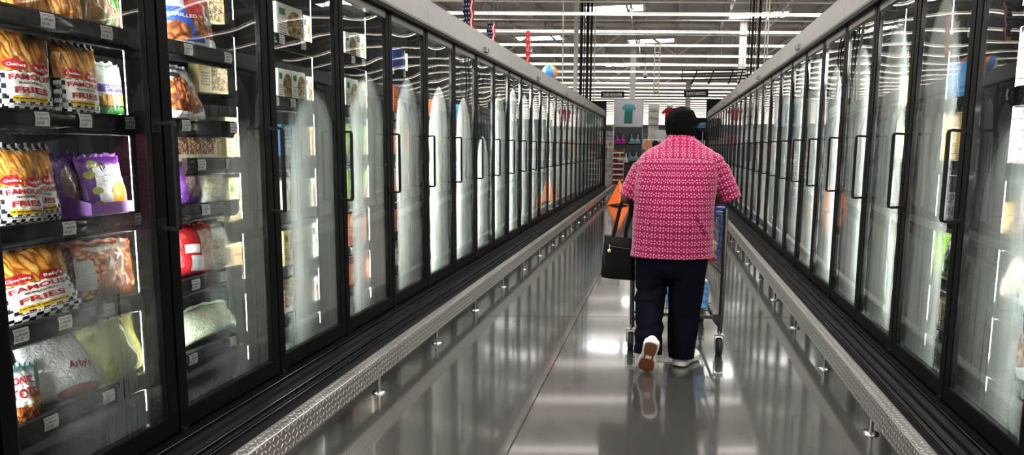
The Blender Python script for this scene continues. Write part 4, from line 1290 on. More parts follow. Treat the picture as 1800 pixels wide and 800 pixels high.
# shoes: built heel at y=0, toe at y=.28, sole at z=0
def shoe_parts():
    prof = [(.0, .032, .06), (.02, .043, .084), (.06, .045, .097), (.10, .041, .094), (.14, .043, .080), (.19, .054, .064), (.23, .055, .054), (.26, .045, .046), (.28, .025, .034)]
    up = MB()
    up.loft([[Vector((w * 1.0 * cos(a) * (1 - .25 * max(0, sin(a))), y, .022 + max(0, sin(a)) * (hh - .022))) for a in [2 * PI * k / 18 for k in range(18)]] for y, w, hh in prof])
    up = up
    ml = MB()
    out = []
    n = 28
    def wid(y): 
        for (y0, w0, _), (y1, w1, _) in zip(prof, prof[1:]):
            if y0 <= y <= y1: return w0 + (w1 - w0) * (y - y0) / (y1 - y0)
        return .02
    L = .288
    ol = []
    for k in range(n):
        a = 2 * PI * k / n
        y = .140 - .146 * cos(a); yc = max(0, min(.28, y))
        ol.append((math.copysign(max(.012, wid(yc)) * 1.10 * min(1, abs(sin(a)) * 2.2), sin(a)), y))
    rings = [[Vector((x * q, .14 + (y - .14) * q, z + .018 * max(0, (y - .22) / .06) ** 2)) for x, y in ol] for q, z in ((.95, .003), (1.03, .010), (1.03, .030), (.98, .038))]
    ml.loft(rings)
    so = MB()
    def patch(y0, y1, q, n=20):
        yc, r = (y0 + y1) / 2, (y1 - y0) / 2
        P0 = []
        for k in range(n):
            a = 2 * PI * k / n; y = yc - r * cos(a)
            P0.append((math.copysign(wid(max(0, min(.28, y))) * q * min(1, abs(sin(a)) * 1.6), sin(a)), y))
        so.loft([[Vector((x, y, z + .018 * max(0, (y - .22) / .06) ** 2)) for x, y in P0] for z in (-.002, .006)])
    patch(.010, .118, .86); patch(.150, .268, .86)
    so.box(-.030, -.019, .105, .16, -.001, .006); so.box(.019, .030, .105, .16, -.001, .006)
    lc = MB()
    for i in range(4):
        y = .125 + i * .022; z = .084 - i * .007
        lc.tube([(-.02, y, z - .004), (0, y + .004, z + .004), (.02, y, z - .004)], .003, 6)
    return up, ml, so, lc
def put_shoe(mat_, label):
    up, ml, so, lc = shoe_parts()
    inv = Matrix.Translation(-PB)
    u = up.mesh('shoe', M_SHOE); u.transform(inv @ mat_)
    s = link('shoe', u, person)
    for nm, mb, mm in (('midsole', ml, M_MID), ('outsole', so, M_SOLE), ('lace', lc, M_SHOE)):
        x = mb.mesh(nm, mm); x.transform(inv @ mat_); q = link(nm, x, s)
    s['label'] = label
# rear foot on its toe, sole towards the viewer
ma = Matrix.Translation((-.080, 4.185, .012)) @ Matrix.Rotation(math.radians(10), 4, 'Y') @ Matrix.Rotation(math.radians(-64), 4, 'X') @ Matrix.Translation((0, -.262, 0))
put_shoe(ma, 'white shoe lifted on its toe with brown sole showing')
mb_ = Matrix.Translation((.128, 4.355, .003)) @ Matrix.Rotation(math.radians(-24), 4, 'Z')
put_shoe(mb_, 'white shoe planted flat on the floor')

# ------------------------------------------------------------------ shopping cart
M_CART = plain('dark_grey_cart_steel', (.07, .07, .072), .35, .6, .1)
M_WIRE = plain('grey_cart_wire', (.16, .16, .165), .35, .7, .1)
M_BLUEP = plain('blue_cart_plastic', (.03, .07, .30), .4)
M_TYRE = plain('black_tyre', (.02, .02, .02), .6)
cart = empty('shopping_cart', (.112, 5.1, 0), 'grey wire shopping cart with blue plastic trim pushed along the aisle', 'shopping cart')
CB = Vector((.112, 5.1, 0))
def cpart(name, mb, mats, parent=cart):
    me = mb.mesh(name, mats); me.transform(Matrix.Translation(-CB)); return link(name, me, parent)
xl, xr = -.195, .420
f = MB()
for x in (xl, xr):
    s = 1 if x > 0 else -1
    f.tube([(x - s * .004, 4.70, .16), (x, 4.70, .30), (x + s * .004, 4.71, .60), (x + s * .006, 4.745, .96), (x + s * .004, 4.765, 1.03)], .0165, 10)
    f.tube([(x - s * .004, 4.70, .20), (x - s * .03, 4.80, .215), (x - s * .08, 5.55, .235)], .0125, 8)
    f.tube([(x, 4.71, .58), (x - s * .02, 5.1, .56), (x - s * .07, 5.62, .55)], .011, 8)
    f.tube([(x - s * .08, 5.55, .235), (x - s * .08, 5.57, .12)], .0125, 8)
f.tube([(xl, 4.70, .27), (xr, 4.70, .27)], .009, 8); f.tube([(xl + .08, 5.55, .235), (xr - .08, 5.55, .235)], .0125, 8)
f.box(xr - .05, xr + .0, 4.685, 4.715, .235, .29)
cpart('frame', f, M_CART)
hd = MB(); hd.tube([(xl, HBY, HBZ), (xr, HBY, HBZ)], .0145, 12); cpart('handle', hd, M_BLUEP)
bk = MB()
yb0, yb1, zb0, zt0, zt1 = 4.78, 5.68, .60, 1.0, .95
def side(x0, x1, s):
    P00, P01 = Vector((x0, yb0, zb0)), Vector((x1, yb1, zb0 + .02)); P10, P11 = Vector((x0 + s * .01, yb0, zt0)), Vector((x1 + s * .04, yb1, zt1))
    bk.tube([P10, P11], .006, 6); bk.tube([P00, P01], .005, 6)
    for i in range(1, 8): bk.tube([P00.lerp(P10, i / 8), P01.lerp(P11, i / 8)], .0021, 4, smooth=False)
    for i in range(0, 20): bk.tube([P00.lerp(P01, i / 19), P10.lerp(P11, i / 19)], .0022, 4, smooth=False)
side(xl + .01, xl + .09, -1); side(xr - .01, xr - .09, 1)
for i in range(0, 14):
    x = xl + .09 + (xr - xl - .18) * i / 13; bk.tube([(x, yb1, zb0 + .02), (x, yb1 + .02, zt1)], .0022, 4, smooth=False)
    x0 = xl + .01 + (xr - xl - .02) * i / 13
    bk.tube([(x0, yb0, zb0), (x, yb1, zb0 + .02)], .0025, 4, smooth=False)
    bk.tube([(x0, yb0, zb0), (x0, yb0 + .03, zt0)], .0022, 4, smooth=False)
for i in range(1, 8): z = zb0 + .35 * i / 8; bk.tube([(xl + .08, yb1 + .01, z), (xr - .08, yb1 + .01, z)], .0022, 4, smooth=False); bk.tube([(xl + .01, yb0 + .01, z), (xr - .01, yb0 + .01, z)], .0022, 4, smooth=False)
bk.tube([(xl + .05, yb1 + .02, zt1), (xr - .05, yb1 + .02, zt1)], .006, 6); bk.tube([(xl + .01, yb0 + .03, zt0), (xr - .01, yb0 + .03, zt0)], .006, 6)
cpart('basket', bk, M_WIRE)
lr = MB()
for i in range(12):
    x = xl + .04 + (xr - xl - .08) * i / 11; lr.tube([(x, 4.72, .255), (x * .8 + .112 * .2, 5.56, .25)], .003, 5, smooth=False)
for y in (4.72, 4.95, 5.2, 5.45): lr.tube([(xl + .03, y, .252), (xr - .03, y, .252)], .004, 5, smooth=False)
cpart('lower_rack', lr, M_WIRE)
cs = MB()
cs.box(xl + .02, xr - .02, 4.84, 4.855, .965, .985); cs.box(xr - .03, xr - .016, 4.84, 4.87, .66, .97); cs.box(xl + .016, xl + .03, 4.84, 4.87, .66, .97)
cpart('child_seat_trim', cs, M_BLUEP)
for x, y, rr, back in ((xl - .004, 4.69, .062, 1), (xr - .006, 4.69, .062, 1), (xl + .082, 5.57, .062, 0), (xr - .082, 5.57, .062, 0)):
    k = MB()
    for s in (-1, 1):
        k.box(x + s * .030 - .003, x + s * .030 + .003, y - .018, y + .018, .05, .145)
    k.box(x - .033, x + .033, y - .02, y + .02, .14, .15); k.tube([(x, y, .15), (x, y, .18)], .01, 8); k.tube([(x - .03, y, .0625), (x + .03, y, .0625)], .007, 8)
    c_ = cpart('caster', k, CHROME)
    w = MB()
    w.lathe([(.030, -.018), (.056, -.021), (.0625, -.012), (.0625, .012), (.056, .021), (.030, .018)], (x, y, .0625), 24, 0, 'x')
    w.lathe([(.030, -.0195), (.030, .0195)], (x, y, .0625), 16, 1, 'x')
    cpart('wheel', w, [M_TYRE, M_CART], c_)

# goods in the cart
def lump(name, label, cat, c, r, mat, seed, amp=.12):
    m = MB(); m.ell((0, 0, 0), r, 22, 14)
    m.v = [tuple(Vector(p) * (1 + amp * noise.noise(Vector(p) * 14 + Vector((seed, 0, 0))))) for p in m.v]
    o = m.build(name, mat, None, c); return tag(o, label, cat)
lump('bread_bag', 'beige bread bag lying in the cart basket behind the wire', 'bag', (.315, 5.02, .735), (.085, .13, .072), printed('bread_bag_print', (.62, .47, .30), (), .25, None, .5, .8), 3)
lump('red_food_bag', 'dark red bag under the bread in the cart basket', 'bag', (.315, 4.99, .645), (.095, .13, .04), printed('dark_red_film', (.30, .03, .03), (), .3, None, .4, .8), 5)
wp = MB()
def m_water():
    m = Mat('blue_shrink_wrap'); n = m.noise(m.coord('Object'), 22, 3, .6, 1.0)
    return m.pbr(m.ramp(n, [(.3, (.05, .16, .38)), (.55, (.13, .32, .6)), (.75, (.75, .82, .88))]), .15, 0, m.bump(n, .5, .01), .6)
MW = m_water()
wp = MB()
rr = []
for i in range(4):
    for j in range(3):
        wp.lathe([(.034, 0), (.036, .01), (.036, .13), (.03, .16), (.013, .185), (.013, .20)], (.09 + i * .073, 5.02 + j * .073, .262), 12)
wp.box(.05, .35, 4.98, 5.21, .262, .44, 1)
tag(wp.build('water_pack', [MW, MW]), 'blue shrink wrapped pack of bottles on the lower cart rack', 'bottle pack')

# handbag hanging on the left forearm
M_LEATH = plain('black_leather', (.003, .003, .0032), .5, 0, .25, 60, .15, spec=.2)
hb = empty('handbag', (-.295, 4.56, .535), 'black leather handbag with gold charm hanging from the left forearm', 'handbag')
HBO = Vector((-.295, 4.56, .535))
def hpart(name, mb, mats, parent=hb):
    me = mb.mesh(name, mats); me.transform(Matrix.Translation(-HBO)); return link(name, me, parent)
m = MB()
def bagring(z, w, d, dx): return [Vector((-.292 + dx + w * math.copysign(abs(cos(a)) ** .28, cos(a)), 4.56 + d * math.copysign(abs(sin(a)) ** .5, sin(a)), z + (-.03 * cos(a)) * .4)) for a in [2 * PI * (k + .5) / 36 for k in range(36)]]
m.loft([bagring(.545, .117, .055, .0), bagring(.552, .119, .060, 0), bagring(.66, .114, .052, 0), bagring(.76, .108, .042, .003), bagring(.832, .104, .032, .004), bagring(.835, .100, .028, .004)])
hpart('bag_body', m, M_LEATH)
pk = MB()
pk.loft([[Vector((x, 4.5605 - .0, z)) + Vector((0, -.049 - .006 * (z < .77), 0)) for x, z in ((-.375, .585), (-.205, .575), (-.205, .770), (-.375, .782))], [Vector((x, 4.506, z)) for x, z in ((-.375, .585), (-.205, .575), (-.205, .770), (-.375, .782))]], 0, True, False)
hpart('pocket', pk, M_LEATH)
zp = MB(); zp.tube([(-.355, 4.5065, .775), (-.20, 4.5065, .757)], .0035, 6); hpart('zip', zp, BLACK_GLOSS)
GOLD = plain('pale_gold_metal', (.72, .60, .36), .25, 1.0)
ch_ = MB(); ch_.lathe([(.006, -.004), (.0145, -.003), (.0145, .003), (.006, .004)], (-.352, 4.500, .742), 18, 0, 'y'); ch_.tube([(-.352, 4.503, .757), (-.352, 4.503, .775)], .004, 6); ch_.ell((-.352, 4.503, .78), (.007, .006, .007), 10, 6)
hpart('charm', ch_, GOLD)
for y, tx in ((4.535, 0), (4.585, .012)):
    st = MB()
    pth = [(-.342, y, .80), (-.322, y, .88), (-.292, 4.56 + (y - 4.56) * .5, 1.03), (-.268, 4.56 + (y - 4.56) * .3, 1.115), (-.243 + tx, 4.56, 1.152), (-.215 + tx, 4.56 + (y - 4.56) * .3, 1.10), (-.222 + tx, 4.56 + (y - 4.56) * .5, 1.0), (-.245, y, .88), (-.247, y, .80)]
    P_2 = []
    n = len(pth)
    rings = []
    for i, p in enumerate(pth):
        tt = (Vector(pth[min(i + 1, n - 1)]) - Vector(pth[max(i - 1, 0)])).normalized()
        yv = Vector((0, 1, 0)); nv = tt.cross(yv).normalized()
        rings.append([Vector(p) + nv * a * .011 + yv * b2 * .0035 for a, b2 in ((-1, -1), (1, -1), (1, 1), (-1, 1))])
    st.loft(rings, 0, True, False)
    hpart('strap', st, M_LEATH)
# ------------------------------------------------------------------ end of the aisle
M_ORANGE = printed('orange_nylon', (.90, .20, .02), (), .5)
cn = empty('safety_cone', (-1.10, 16.9, 0), 'bright orange pop-up caution cone standing on the floor left of the shopper', 'safety cone')
m = MB()
a, hgt = .30, .66
base = [Vector((-a, -a, 0)), Vector((a, -a, 0)), Vector((a, a, 0)), Vector((-a, a, 0))]
for k in range(4):
    p, q = base[k], base[(k + 1) % 4]
    mid = (p + q) / 2 + Vector((0, 0, .07))
    tp = Vector((0, 0, hgt))
    vs = [p, mid, q, tp, p.lerp(tp, .5), q.lerp(tp, .5)]
    m.add(vs, [(0, 1, 3), (1, 2, 3)])
m.build('cone_cover', M_ORANGE, cn)
k = MB()
for p in base: k.tube([p, Vector((0, 0, hgt))], .006, 6)
k.ell((0, 0, hgt), (.012, .012, .014), 8, 6); k.build('frame_rods', BLACK_MATT, cn)
tm = MB()
for i, ch in enumerate('CAUTION'):
    text_on(tm, ch, lambda x, y, i=i: Vector((-.02 + x, -.205 * (1 - (i * .055 + .13) / .66) * 1.42 - .012 + 0 * y, .50 - i * .055 + y)), .03, .035)
tm.build('lettering', M_BLACK_T, cn)

# aisle signs hung over the row ends
def sign(x, y, z, w, h, rot, text, label, wires):
    s = empty('aisle_sign', (x, y, z), label, 'sign', None, rot)
    MB().box(-w / 2, w / 2, -.02, .02, -h / 2, h / 2).build('panel', BLACK_MATT, s)
    tm = MB()
    text_on(tm, text, lambda a, b: Vector((a, -.0225, b - .01)), w * .8, .075, 0, .01)
    tm.box(-w * .40, w * .42, -.0215, -.0205, -h / 2 + .055, -h / 2 + .07)
    tm.build('lettering', M_WHITE_T, s)
    wm = MB()
    for a in (-w * .42, w * .42): wm.box(a - .004, a + .004, -.004, .004, h / 2, wires)
    wm.build('hanger', JOIST, s)
sign(-1.78, 22.5, 3.215, .77, .215, .16, 'Single-serve meals', 'black hanging aisle sign reading Single-serve meals above the left row end', 3.2)
sign(.92, 22.5, 3.225, .77, .215, -.22, 'Snacks & appetizers', 'black hanging aisle sign reading Snacks and appetizers above the right row end', 3.2)
# black header panels above the row ends
tag(MB().box(-2.62, -1.98, 22.5, 22.56, 0, 3.02).build('end_header_panel', BLACK_MATT), 'black header panel above the far end of the left freezer row', 'panel')
tag(MB().box(1.36, 2.35, 24.12, 24.2, 0, 3.14).build('end_header_panel', BLACK_MATT), 'black header panel above the far end of the right freezer row', 'panel')

# insulated pipes rising from the row ends, and the pipe rack over the aisle
M_PIPE = plain('black_pipe_insulation', (.012, .012, .013), .6, 0, .2)
pl = [(-2.926, .048), (-2.82, .018), (-2.71, .048), (-2.583, .038)]
for i, (x, r_) in enumerate(pl):
    tag(MB().tube([(x, 23.0, 0), (x, 23.0, 7.1)], r_, 10).build('insulated_pipe', M_PIPE), 'black vertical pipe above the left freezer row end, %s from the left of four' % ('first', 'second', 'third', 'fourth')[i], 'pipe', 'black pipes above the left row end')
for i, (x, r_) in enumerate([(2.431, .015), (2.523, .034), (2.60, .012), (2.72, .038)]):
    tag(MB().tube([(x, 22.0, 0), (x, 22.0, 7.1)], r_, 10).build('insulated_pipe', M_PIPE), 'black vertical pipe above the right freezer row, %s from the left of four' % ('first', 'second', 'third', 'fourth')[i], 'pipe', 'black pipes above the right row')
for x, y, nm in ((-2.475, 23.1, 'thin grey conduit right of the black pipes on the left'), (-3.1, 20.0, 'thin grey conduit left of the white column on the left'), (2.87, 21.8, 'thin grey conduit right of the black pipes on the right'), (2.95, 21.8, 'second thin grey conduit right of the black pipes on the right')):
    tag(MB().tube([(x, y, 0), (x, y, 7.1)], .02, 8).build('conduit', PAINTW), nm, 'conduit')
tag(MB().tube([(2.66, 22.05, 0), (2.66, 22.05, 7.1)], .018, 8).build('conduit', PAINTW), 'white conduit between the black pipes on the right', 'conduit')
rk = empty('pipe_rack', (1.45, 22, 3.62), 'black ladder like pipe rack with drop brackets over the right side of the aisle', 'pipe rack')
for i in range(4):
    MB().tube([(-1.0, .22 * i, .118 * i), (1.0, .22 * i, .118 * i)], .02, 8).build('rack_pipe', M_PIPE, rk)
m = MB()
m.tube([(-1.0, -.03, -.02), (-.98, .69, .38)], .02, 6)
for x in (-.62, -.1, .5, .8):
    m.tube([(x + .10, .66, .33), (x - .02, .1, .02), (x - .06, -.1, -.10)], .022, 6); m.tube([(x - .06, -.1, -.10), (x - .10, -.12, -.15)], .03, 6)
m.build('bracket', M_PIPE, rk)
m = MB()
for x in (-.9, 0, .9): m.box(x - .005, x + .005, .64, .65, .35, 3.5)
m.build('hanger_rod', JOIST, rk)

# beach ball, banners
def m_ball():
    m = Mat('beach_ball_panels')
    x, y, z = m.xyz('Object')
    q = m.nt.nodes.new('ShaderNodeMath'); q.operation = 'ARCTAN2'
    m.put(q.inputs[0], y); m.put(q.inputs[1], x)
    k = ((S(m.nt, q.outputs[0]) + math.radians(170)) * (3 / PI)).floor()._m('FLOORED_MODULO', ((S(m.nt, q.outputs[0]) + math.radians(170)) * (3 / PI)).floor(), 6.0)
    W_c, B_c, O_c = (.78, .78, .80), (.04, .24, .62), (.85, .24, .05)
    c = m.mix(k.gt(.5), W_c, B_c)
    for t_, cc in ((1.5, O_c), (2.5, W_c), (3.5, B_c), (4.5, O_c)): c = m.mix(k.gt(t_), c, cc)
    return m.pbr(c, .3, coat=.4)
bb = MB(); bb.ell((0, 0, 0), (.15, .15, .15), 28, 18)
bb = bb.build('beach_ball', m_ball(), None, (-2.16, 12.35, 2.832)); bb.rotation_euler = (.12, -.22, 0)
tag(bb, 'blue, white and orange beach ball resting on top of the left freezer row', 'ball')
def banner(name, x, y, z0, z1, w, mat, label, rot=0):
    s = empty(name, (x, y, z1), label, 'banner', None, rot)
    p = MB(); n = 14
    vs = []; uv = []
    for i in range(n + 1):
        z = (z0 - z1) * i / n
        for a in (0, 1): vs.append(((a - .5) * w, .04 * sin(i * 1.3 + a), z)); uv.append((a, 1 - i / n))
    p.add(vs, [(2 * i, 2 * i + 1, 2 * i + 3, 2 * i + 2) for i in range(n)], 0, uv, True)
    o = p.build('cloth', mat, s)
    h = MB()
    for a in (-.35, .35): h.box(a * w - .004, a * w + .004, -.004, .004, 0, 6.4 - z1)
    h.build('hanger_wire', JOIST, s)
    return s
def m_redban():
    m = Mat('red_banner_vinyl'); U, V = m.xyz('UV')[:2]
    w = m.noise(m.vec(U * 4.0, V * 26.0, 0.0), 1.0, 1).gt(.56) * U.gt(.3) * U.lt(.72) * V.gt(.1) * V.lt(.9)
    return m.pbr(m.mix(w * .75, (.62, .03, .03), (.8, .7, .68)), .5)
rb = banner('hanging_banner', -3.76, 18.0, 3.70, 4.60, .11, m_redban(), 'narrow red vertical banner with small white markings hanging above the left row')
def m_flag():
    m = Mat('stars_and_stripes')
    U, V = m.xyz('UV')[:2]
    st = (U * 7.0).floor().mod2()
    c = m.mix(st, (.60, .03, .05), (.8, .8, .8))
    star = m.voronoi(m.vec(U * 4.0, V * 9.0, 0.0), 1.0, rnd=.1).lt(.22)
    c = m.mix(U.lt(.62) * V.gt(.12), c, m.mix(star, (.012, .018, .07), (.6, .6, .62)))
    return m.pbr(c, .6)
MF = m_flag()
banner('hanging_flag', -5.30, 17.5, 4.3, 5.40, .34, MF, 'navy flag with white stars and red edge hanging at the upper left', -.3)
banner('hanging_flag', -4.72, 17.7, 4.0, 4.80, .26, MF, 'smaller starred flag hanging between the first flag and the red banner', -.3)
# truss like white ladder and domes
ld = MB()
for x in (-.09, .09): ld.box(x - .02, x + .02, -.02, .02, 0, 1.85)
for i in range(7): ld.box(-.09, .09, -.015, .015, .1 + i * .27, .14 + i * .27)
tag(ld.build('hanging_ladder_frame', PAINTW, None, (-.38, 24.0, 3.3)), 'white ladder shaped frame hanging in the middle over the aisle end', 'frame')
tag(MB().box(-.006, .006, -.006, .006, 0, 2.2).build('suspension_rod', JOIST, None, (-.38, 24.0, 5.15)), 'thin rod holding the white ladder frame', 'rod')
cm = empty('dome_camera', (-.78, 24.0, 4.0), 'small white dome camera on a thin drop pole in mid ceiling', 'camera')
MB().lathe([(.02, .32), (.02, .1), (.07, .06), (.08, .0), (.07, -.05)], n=14).build('housing', WHITE, cm); MB().ell((0, 0, -.06), (.055, .055, .06), 12, 8).build('dome', BLACK_GLOSS, cm); MB().tube([(0, 0, .3), (0, 0, 3.12)], .012, 6).build('pole', JOIST, cm)

# clothing wall with poster, bras and a snack rack
fx = empty('display_fixture', (-1.33, 24.2, 0), 'black slatwall clothing display topped by a poster at the aisle end', 'display fixture', None, .2)
m = MB(); m.box(-.52, .52, 0, .06, 0, 2.2)
for i in range(26): m.box(-.51, .51, -.012, 0, .12 + i * .08, .17 + i * .08)
m.build('slatwall', plain('dark_slatwall', (.035, .035, .038), .5), fx)
m = MB()
for x in (-.52, .5): m.box(x, x + .025, -.03, .03, 0, 3.2)
for z in (2.19, 3.17): m.box(-.52, .525, -.03, .03, z, z + .03)
m.build('frame', TOPRAIL, fx)
ps = MB().quad((-.49, -.02, 2.22), (.5, -.02, 2.22), (.5, -.02, 3.17), (-.49, -.02, 3.17))
def m_poster():
    m = Mat('pale_poster'); U, V = m.xyz('UV')[:2]
    return m.pbr(m.mix(V + U * .2, (.42, .41, .46), (.66, .65, .69)), .5)
pp = ps.build('poster', m_poster(), fx)
# the printed tee shape on the poster
ts = MB()
pts = [(-.07, .86), (-.15, .82), (-.24, .72), (-.20, .62), (-.145, .66), (-.15, .50), (-.16, .12), (.13, .12), (.125, .50), (.13, .66), (.185, .61), (.235, .71), (.15, .82), (.07, .86), (.04, .83), (-.04, .83)]
ts.add([(x * 1.05 + .01, -.023, 2.20 + z * .95) for x, z in pts], [tuple(range(len(pts)))])
def m_tee():
    m = Mat('printed_teal_tee'); z = m.xyz('Object')[2]
    return m.pbr(m.ramp((z - 2.3) * 1.2, [(.0, (.015, .13, .12)), (.45, (.02, .19, .17)), (.60, (.03, .26, .24)), (.68, (.10, .40, .42)), (.85, (.14, .46, .48))]), .6)
ts.build('printed_shirt', m_tee(), pp)
M_MAG = plain('magenta_knit', (.45, .05, .32), .7); M_SLATE = plain('slate_blue_knit', (.20, .28, .32), .7); M_WHT = plain('white_knit', (.7, .7, .68), .7)
def bra(x, z, mat, lab):
    o = [(-.20, 0), (.20, 0), (.205, .06), (.17, .13), (.135, .20), (.13, .33), (.095, .33), (.09, .22), (.05, .15), (-.05, .15), (-.09, .22), (-.095, .33), (-.13, .33), (-.135, .20), (-.17, .13), (-.205, .06)]
    m = MB()
    n = len(o)
    fr = [Vector((a, -.05 + .25 * a * a, b)) for a, b in o]; bk_ = [v + Vector((0, .06, 0)) for v in fr]
    m.loft([fr, bk_], 0, False, False); m.add(fr, [tuple(range(n))]); m.add(bk_, [tuple(range(n - 1, -1, -1))])
    for s in (-1, 1): m.ell((s * .085, -.04, .10), (.075, .05, .07), 12, 8)
    g = empty('sports_bra', (x, 24.08, z), lab, 'sports bra', 'sports bras on the dark slatwall')
    m.build('fabric', mat, g)
    b2 = MB(); b2.box(-.19, .19, -.058, .03, .0, .045); b2.build('band', mat, g)
    b2 = MB(); b2.tube([(0, .08, .36), (0, -.02, .36), (-.11, -.01, .33)], .006, 6); b2.tube([(0, -.02, .36), (.11, -.01, .33)], .006, 6); b2.build('hanger', BLACK_GLOSS, g)
bra(-1.60, 1.60, M_MAG, 'magenta sports bra hanging upper left below the poster')
bra(-1.08, 1.60, M_SLATE, 'slate blue sports bra hanging upper right below the poster')
bra(-1.12, .98, M_SLATE, 'slate blue sports bra hanging in the lower row')
bra(-1.48, .93, M_WHT, 'white sports bra half hidden behind the snack rack')
# snack rack: wire stand with seven shelves of small red tubs
sr = empty('snack_rack', (-1.60, 23.3, 0), 'narrow wire rack with small red snack tubs in front of the slatwall', 'rack')
m = MB()
for x in (-.2, .2):
    for y in (-.1, .1): m.tube([(x, y, 0), (x, y, 1.42)], .008, 6)
m.build('uprights', STEEL, sr)
for k in range(7):
    z = .12 + .19 * k
    s = MB(); s.box(-.2, .2, -.11, .1, z, z + .008); s.box(-.2, .2, -.125, -.11, z - .01, z + .04, 1); s.build('tray', [STEEL, WHITE], sr)
M_TUB = printed('red_tub_print', (.45, .07, .03), [('food', -.1, 1.1, .2, .7, 5, NUG, 'lumps')], .4)
tb = MB().lathe([(.05, 0), (.052, .005), (.056, .09), (.056, .10)], n=12); tb2 = MB().lathe([(.058, .10), (.058, .112), (.05, .115)], n=12)
tbm = tb.mesh('tub', plain('red_brown_tub', (.42, .09, .03), .35)); lbm = tb2.mesh('lid', plain('red_lid', (.40, .03, .03), .4))
for k in range(7):
    for j in range(3):
        o = link('snack_tub', tbm); link('lid', lbm, o); o.location = (-1.60 - .125 + .125 * j, 23.27, .128 + .19 * k)
        tag(o, 'small red snack tub on the wire rack, %s shelf from the floor, %s of three' % (('lowest', 'second', 'third', 'fourth', 'fifth', 'sixth', 'top')[k], ('left', 'middle', 'right')[j]), 'tub', 'red snack tubs on the wire rack')
# strip of hanging packets beside the left row end
ck = empty('peg_strip_rack', (-1.92, 22.85, 0), 'tall chrome wire rack with hanging packets beside the left row end', 'rack')
m = MB()
for x in (-.13, .17): m.tube([(x, 0, 0), (x, 0, 2.10), (x * .6, 0, 2.2)], .014, 8)
m.tube([(-.08, 0, 2.2), (.10, 0, 2.2)], .014, 8)
for i in range(11): m.tube([(-.13, 0, .2 + .18 * i), (.17, 0, .2 + .18 * i)], .006, 6)
m.build('frame', CHROME, ck)
pkm = [MB().box(-.06, .06, -.015, .015, -.13, 0).mesh('packet', mm) for mm in (plain('silver_packet', (.45, .42, .43), .3, .3), plain('rose_packet', (.40, .22, .22), .35))]
for i in range(11):
    for j in range(2):
        o = link('hanging_packet', pkm[(i * 3 + j) % 4 == 1], None, (-1.98 + .14 * j, 22.82, .2 + .18 * i - .012))
        tag(o, 'small snack packet hanging on the chrome rack, %s row from the floor, %s column' % (ORD[i].replace('nearest', 'lowest'), ('left', 'right')[j]), 'packet', 'packets on the chrome rack')

# clothing racks and garments behind
def garment(x, y, z, w, h, mat, lab, kind='tee', rot=0):
    g = empty('hanging_shirt' if kind == 'tee' else 'hanging_trousers', (x, y, z), lab, 'shirt' if kind == 'tee' else 'trousers', 'garments beyond the aisle', rot)
    if kind == 'tee': o = [(-.28, 0), (.28, 0), (.28, .62), (.42, .50), (.5, .64), (.3, .92), (.12, 1), (-.12, 1), (-.3, .92), (-.5, .64), (-.42, .50), (-.28, .62)]
    else: o = [(-.3, 0), (-.05, 0), (0, .7), (.05, 0), (.3, 0), (.26, 1), (-.26, 1)]
    m = MB(); a = [Vector((p * w, -.05, q * h)) for p, q in o]; b_ = [Vector((p * w, .05, q * h)) for p, q in o]
    n = len(o)
    m.loft([a, b_], 0, False, False); m.add(a, [tuple(range(n))]); m.add(b_, [tuple(range(n - 1, -1, -1))])
    m.build('cloth', mat, g)
    k = MB(); k.tube([(0, 0, h), (0, 0, h + .08), (.03, 0, h + .11)], .005, 6); k.tube([(-.2 * w, 0, h - .02), (0, 0, h + .04), (.2 * w, 0, h - .02)], .008, 6); k.build('hanger', CHROME, g)
M_RED = plain('red_cloth', (.50, .02, .03), .8); M_PEACH = plain('peach_cloth', (.70, .34, .18), .8); M_DK = plain('dark_cloth', (.02, .022, .03), .8); M_BLUE = plain('dusty_blue_cloth', (.10, .17, .26), .8); M_PUR = plain('purple_cloth', (.16, .05, .2), .8)
rk_specs = [(-.62, 24.6, 1.12, .32, .62, M_PEACH, 'peach top hanging right of the slatwall display'), (-.36, 25.4, 1.0, .4, .72, M_DK, 'dark top hanging behind the peach one'), (-.20, 25.6, .95, .4, .70, M_PUR, 'purple top hanging right of the dark one'),
            (-.62, 26.2, .45, .34, .6, M_PUR, 'purple top low under the peach one'), (.12, 27.5, 2.55, .62, .50, M_RED, 'red top with white collar displayed high above the racks'), (.15, 28.2, 1.35, .45, .6, M_RED, 'red top hanging low beside the shopper head'), (-.42, 27.0, 1.5, .5, .7, M_WHT, 'white top hanging behind the dark tops')]
for s in rk_specs: garment(*s)
garment(.15, 27.6, 1.95, .3, .6, M_DK, 'black trousers displayed under the high red top', 'pants')
fl = MB(); fl.ell((0, 0, 0), (.14, .12, .10), 14, 10)
HIGH = [o for o in bpy.data.objects if o.get('label', '').startswith('red top with white collar')][0]
fl.build('head_form', M_WHT, HIGH, (0, 0, .58))
def rack(x, y, w, label):
    r = empty('clothes_rail', (x, y, 0), label, 'clothes rail', 'clothes rails beyond the aisle')
    m = MB()
    for s in (-1, 1): m.tube([(s * w / 2, 0, .02), (s * w / 2, 0, 1.75)], .014, 8)
    m.tube([(-w / 2, 0, 1.75), (w / 2, 0, 1.75)], .014, 8); m.build('rail', CHROME, r)
    m = MB()
    for s in (-1, 1): m.box(s * w / 2 - .02, s * w / 2 + .02, -.25, .25, 0, .03)
    m.build('foot', CHROME, r)
rack(-.45, 25.5, .8, 'chrome clothes rail just behind the slatwall display'); rack(.15, 28.2, .9, 'chrome clothes rail below the high red top')
pw = empty('panel_display', (-.52, 28.6, 0), 'tall white panel with shelves right of the poster', 'display panel')
MB().box(-.22, .22, -.05, .05, 0, 3.3).build('panel', PAINTW, pw)
m = MB()
for z in (2.4, 2.7, 3.0): m.box(-.18, .18, -.12, -.05, z, z + .09)
m.build('bracket', TOPRAIL, pw)
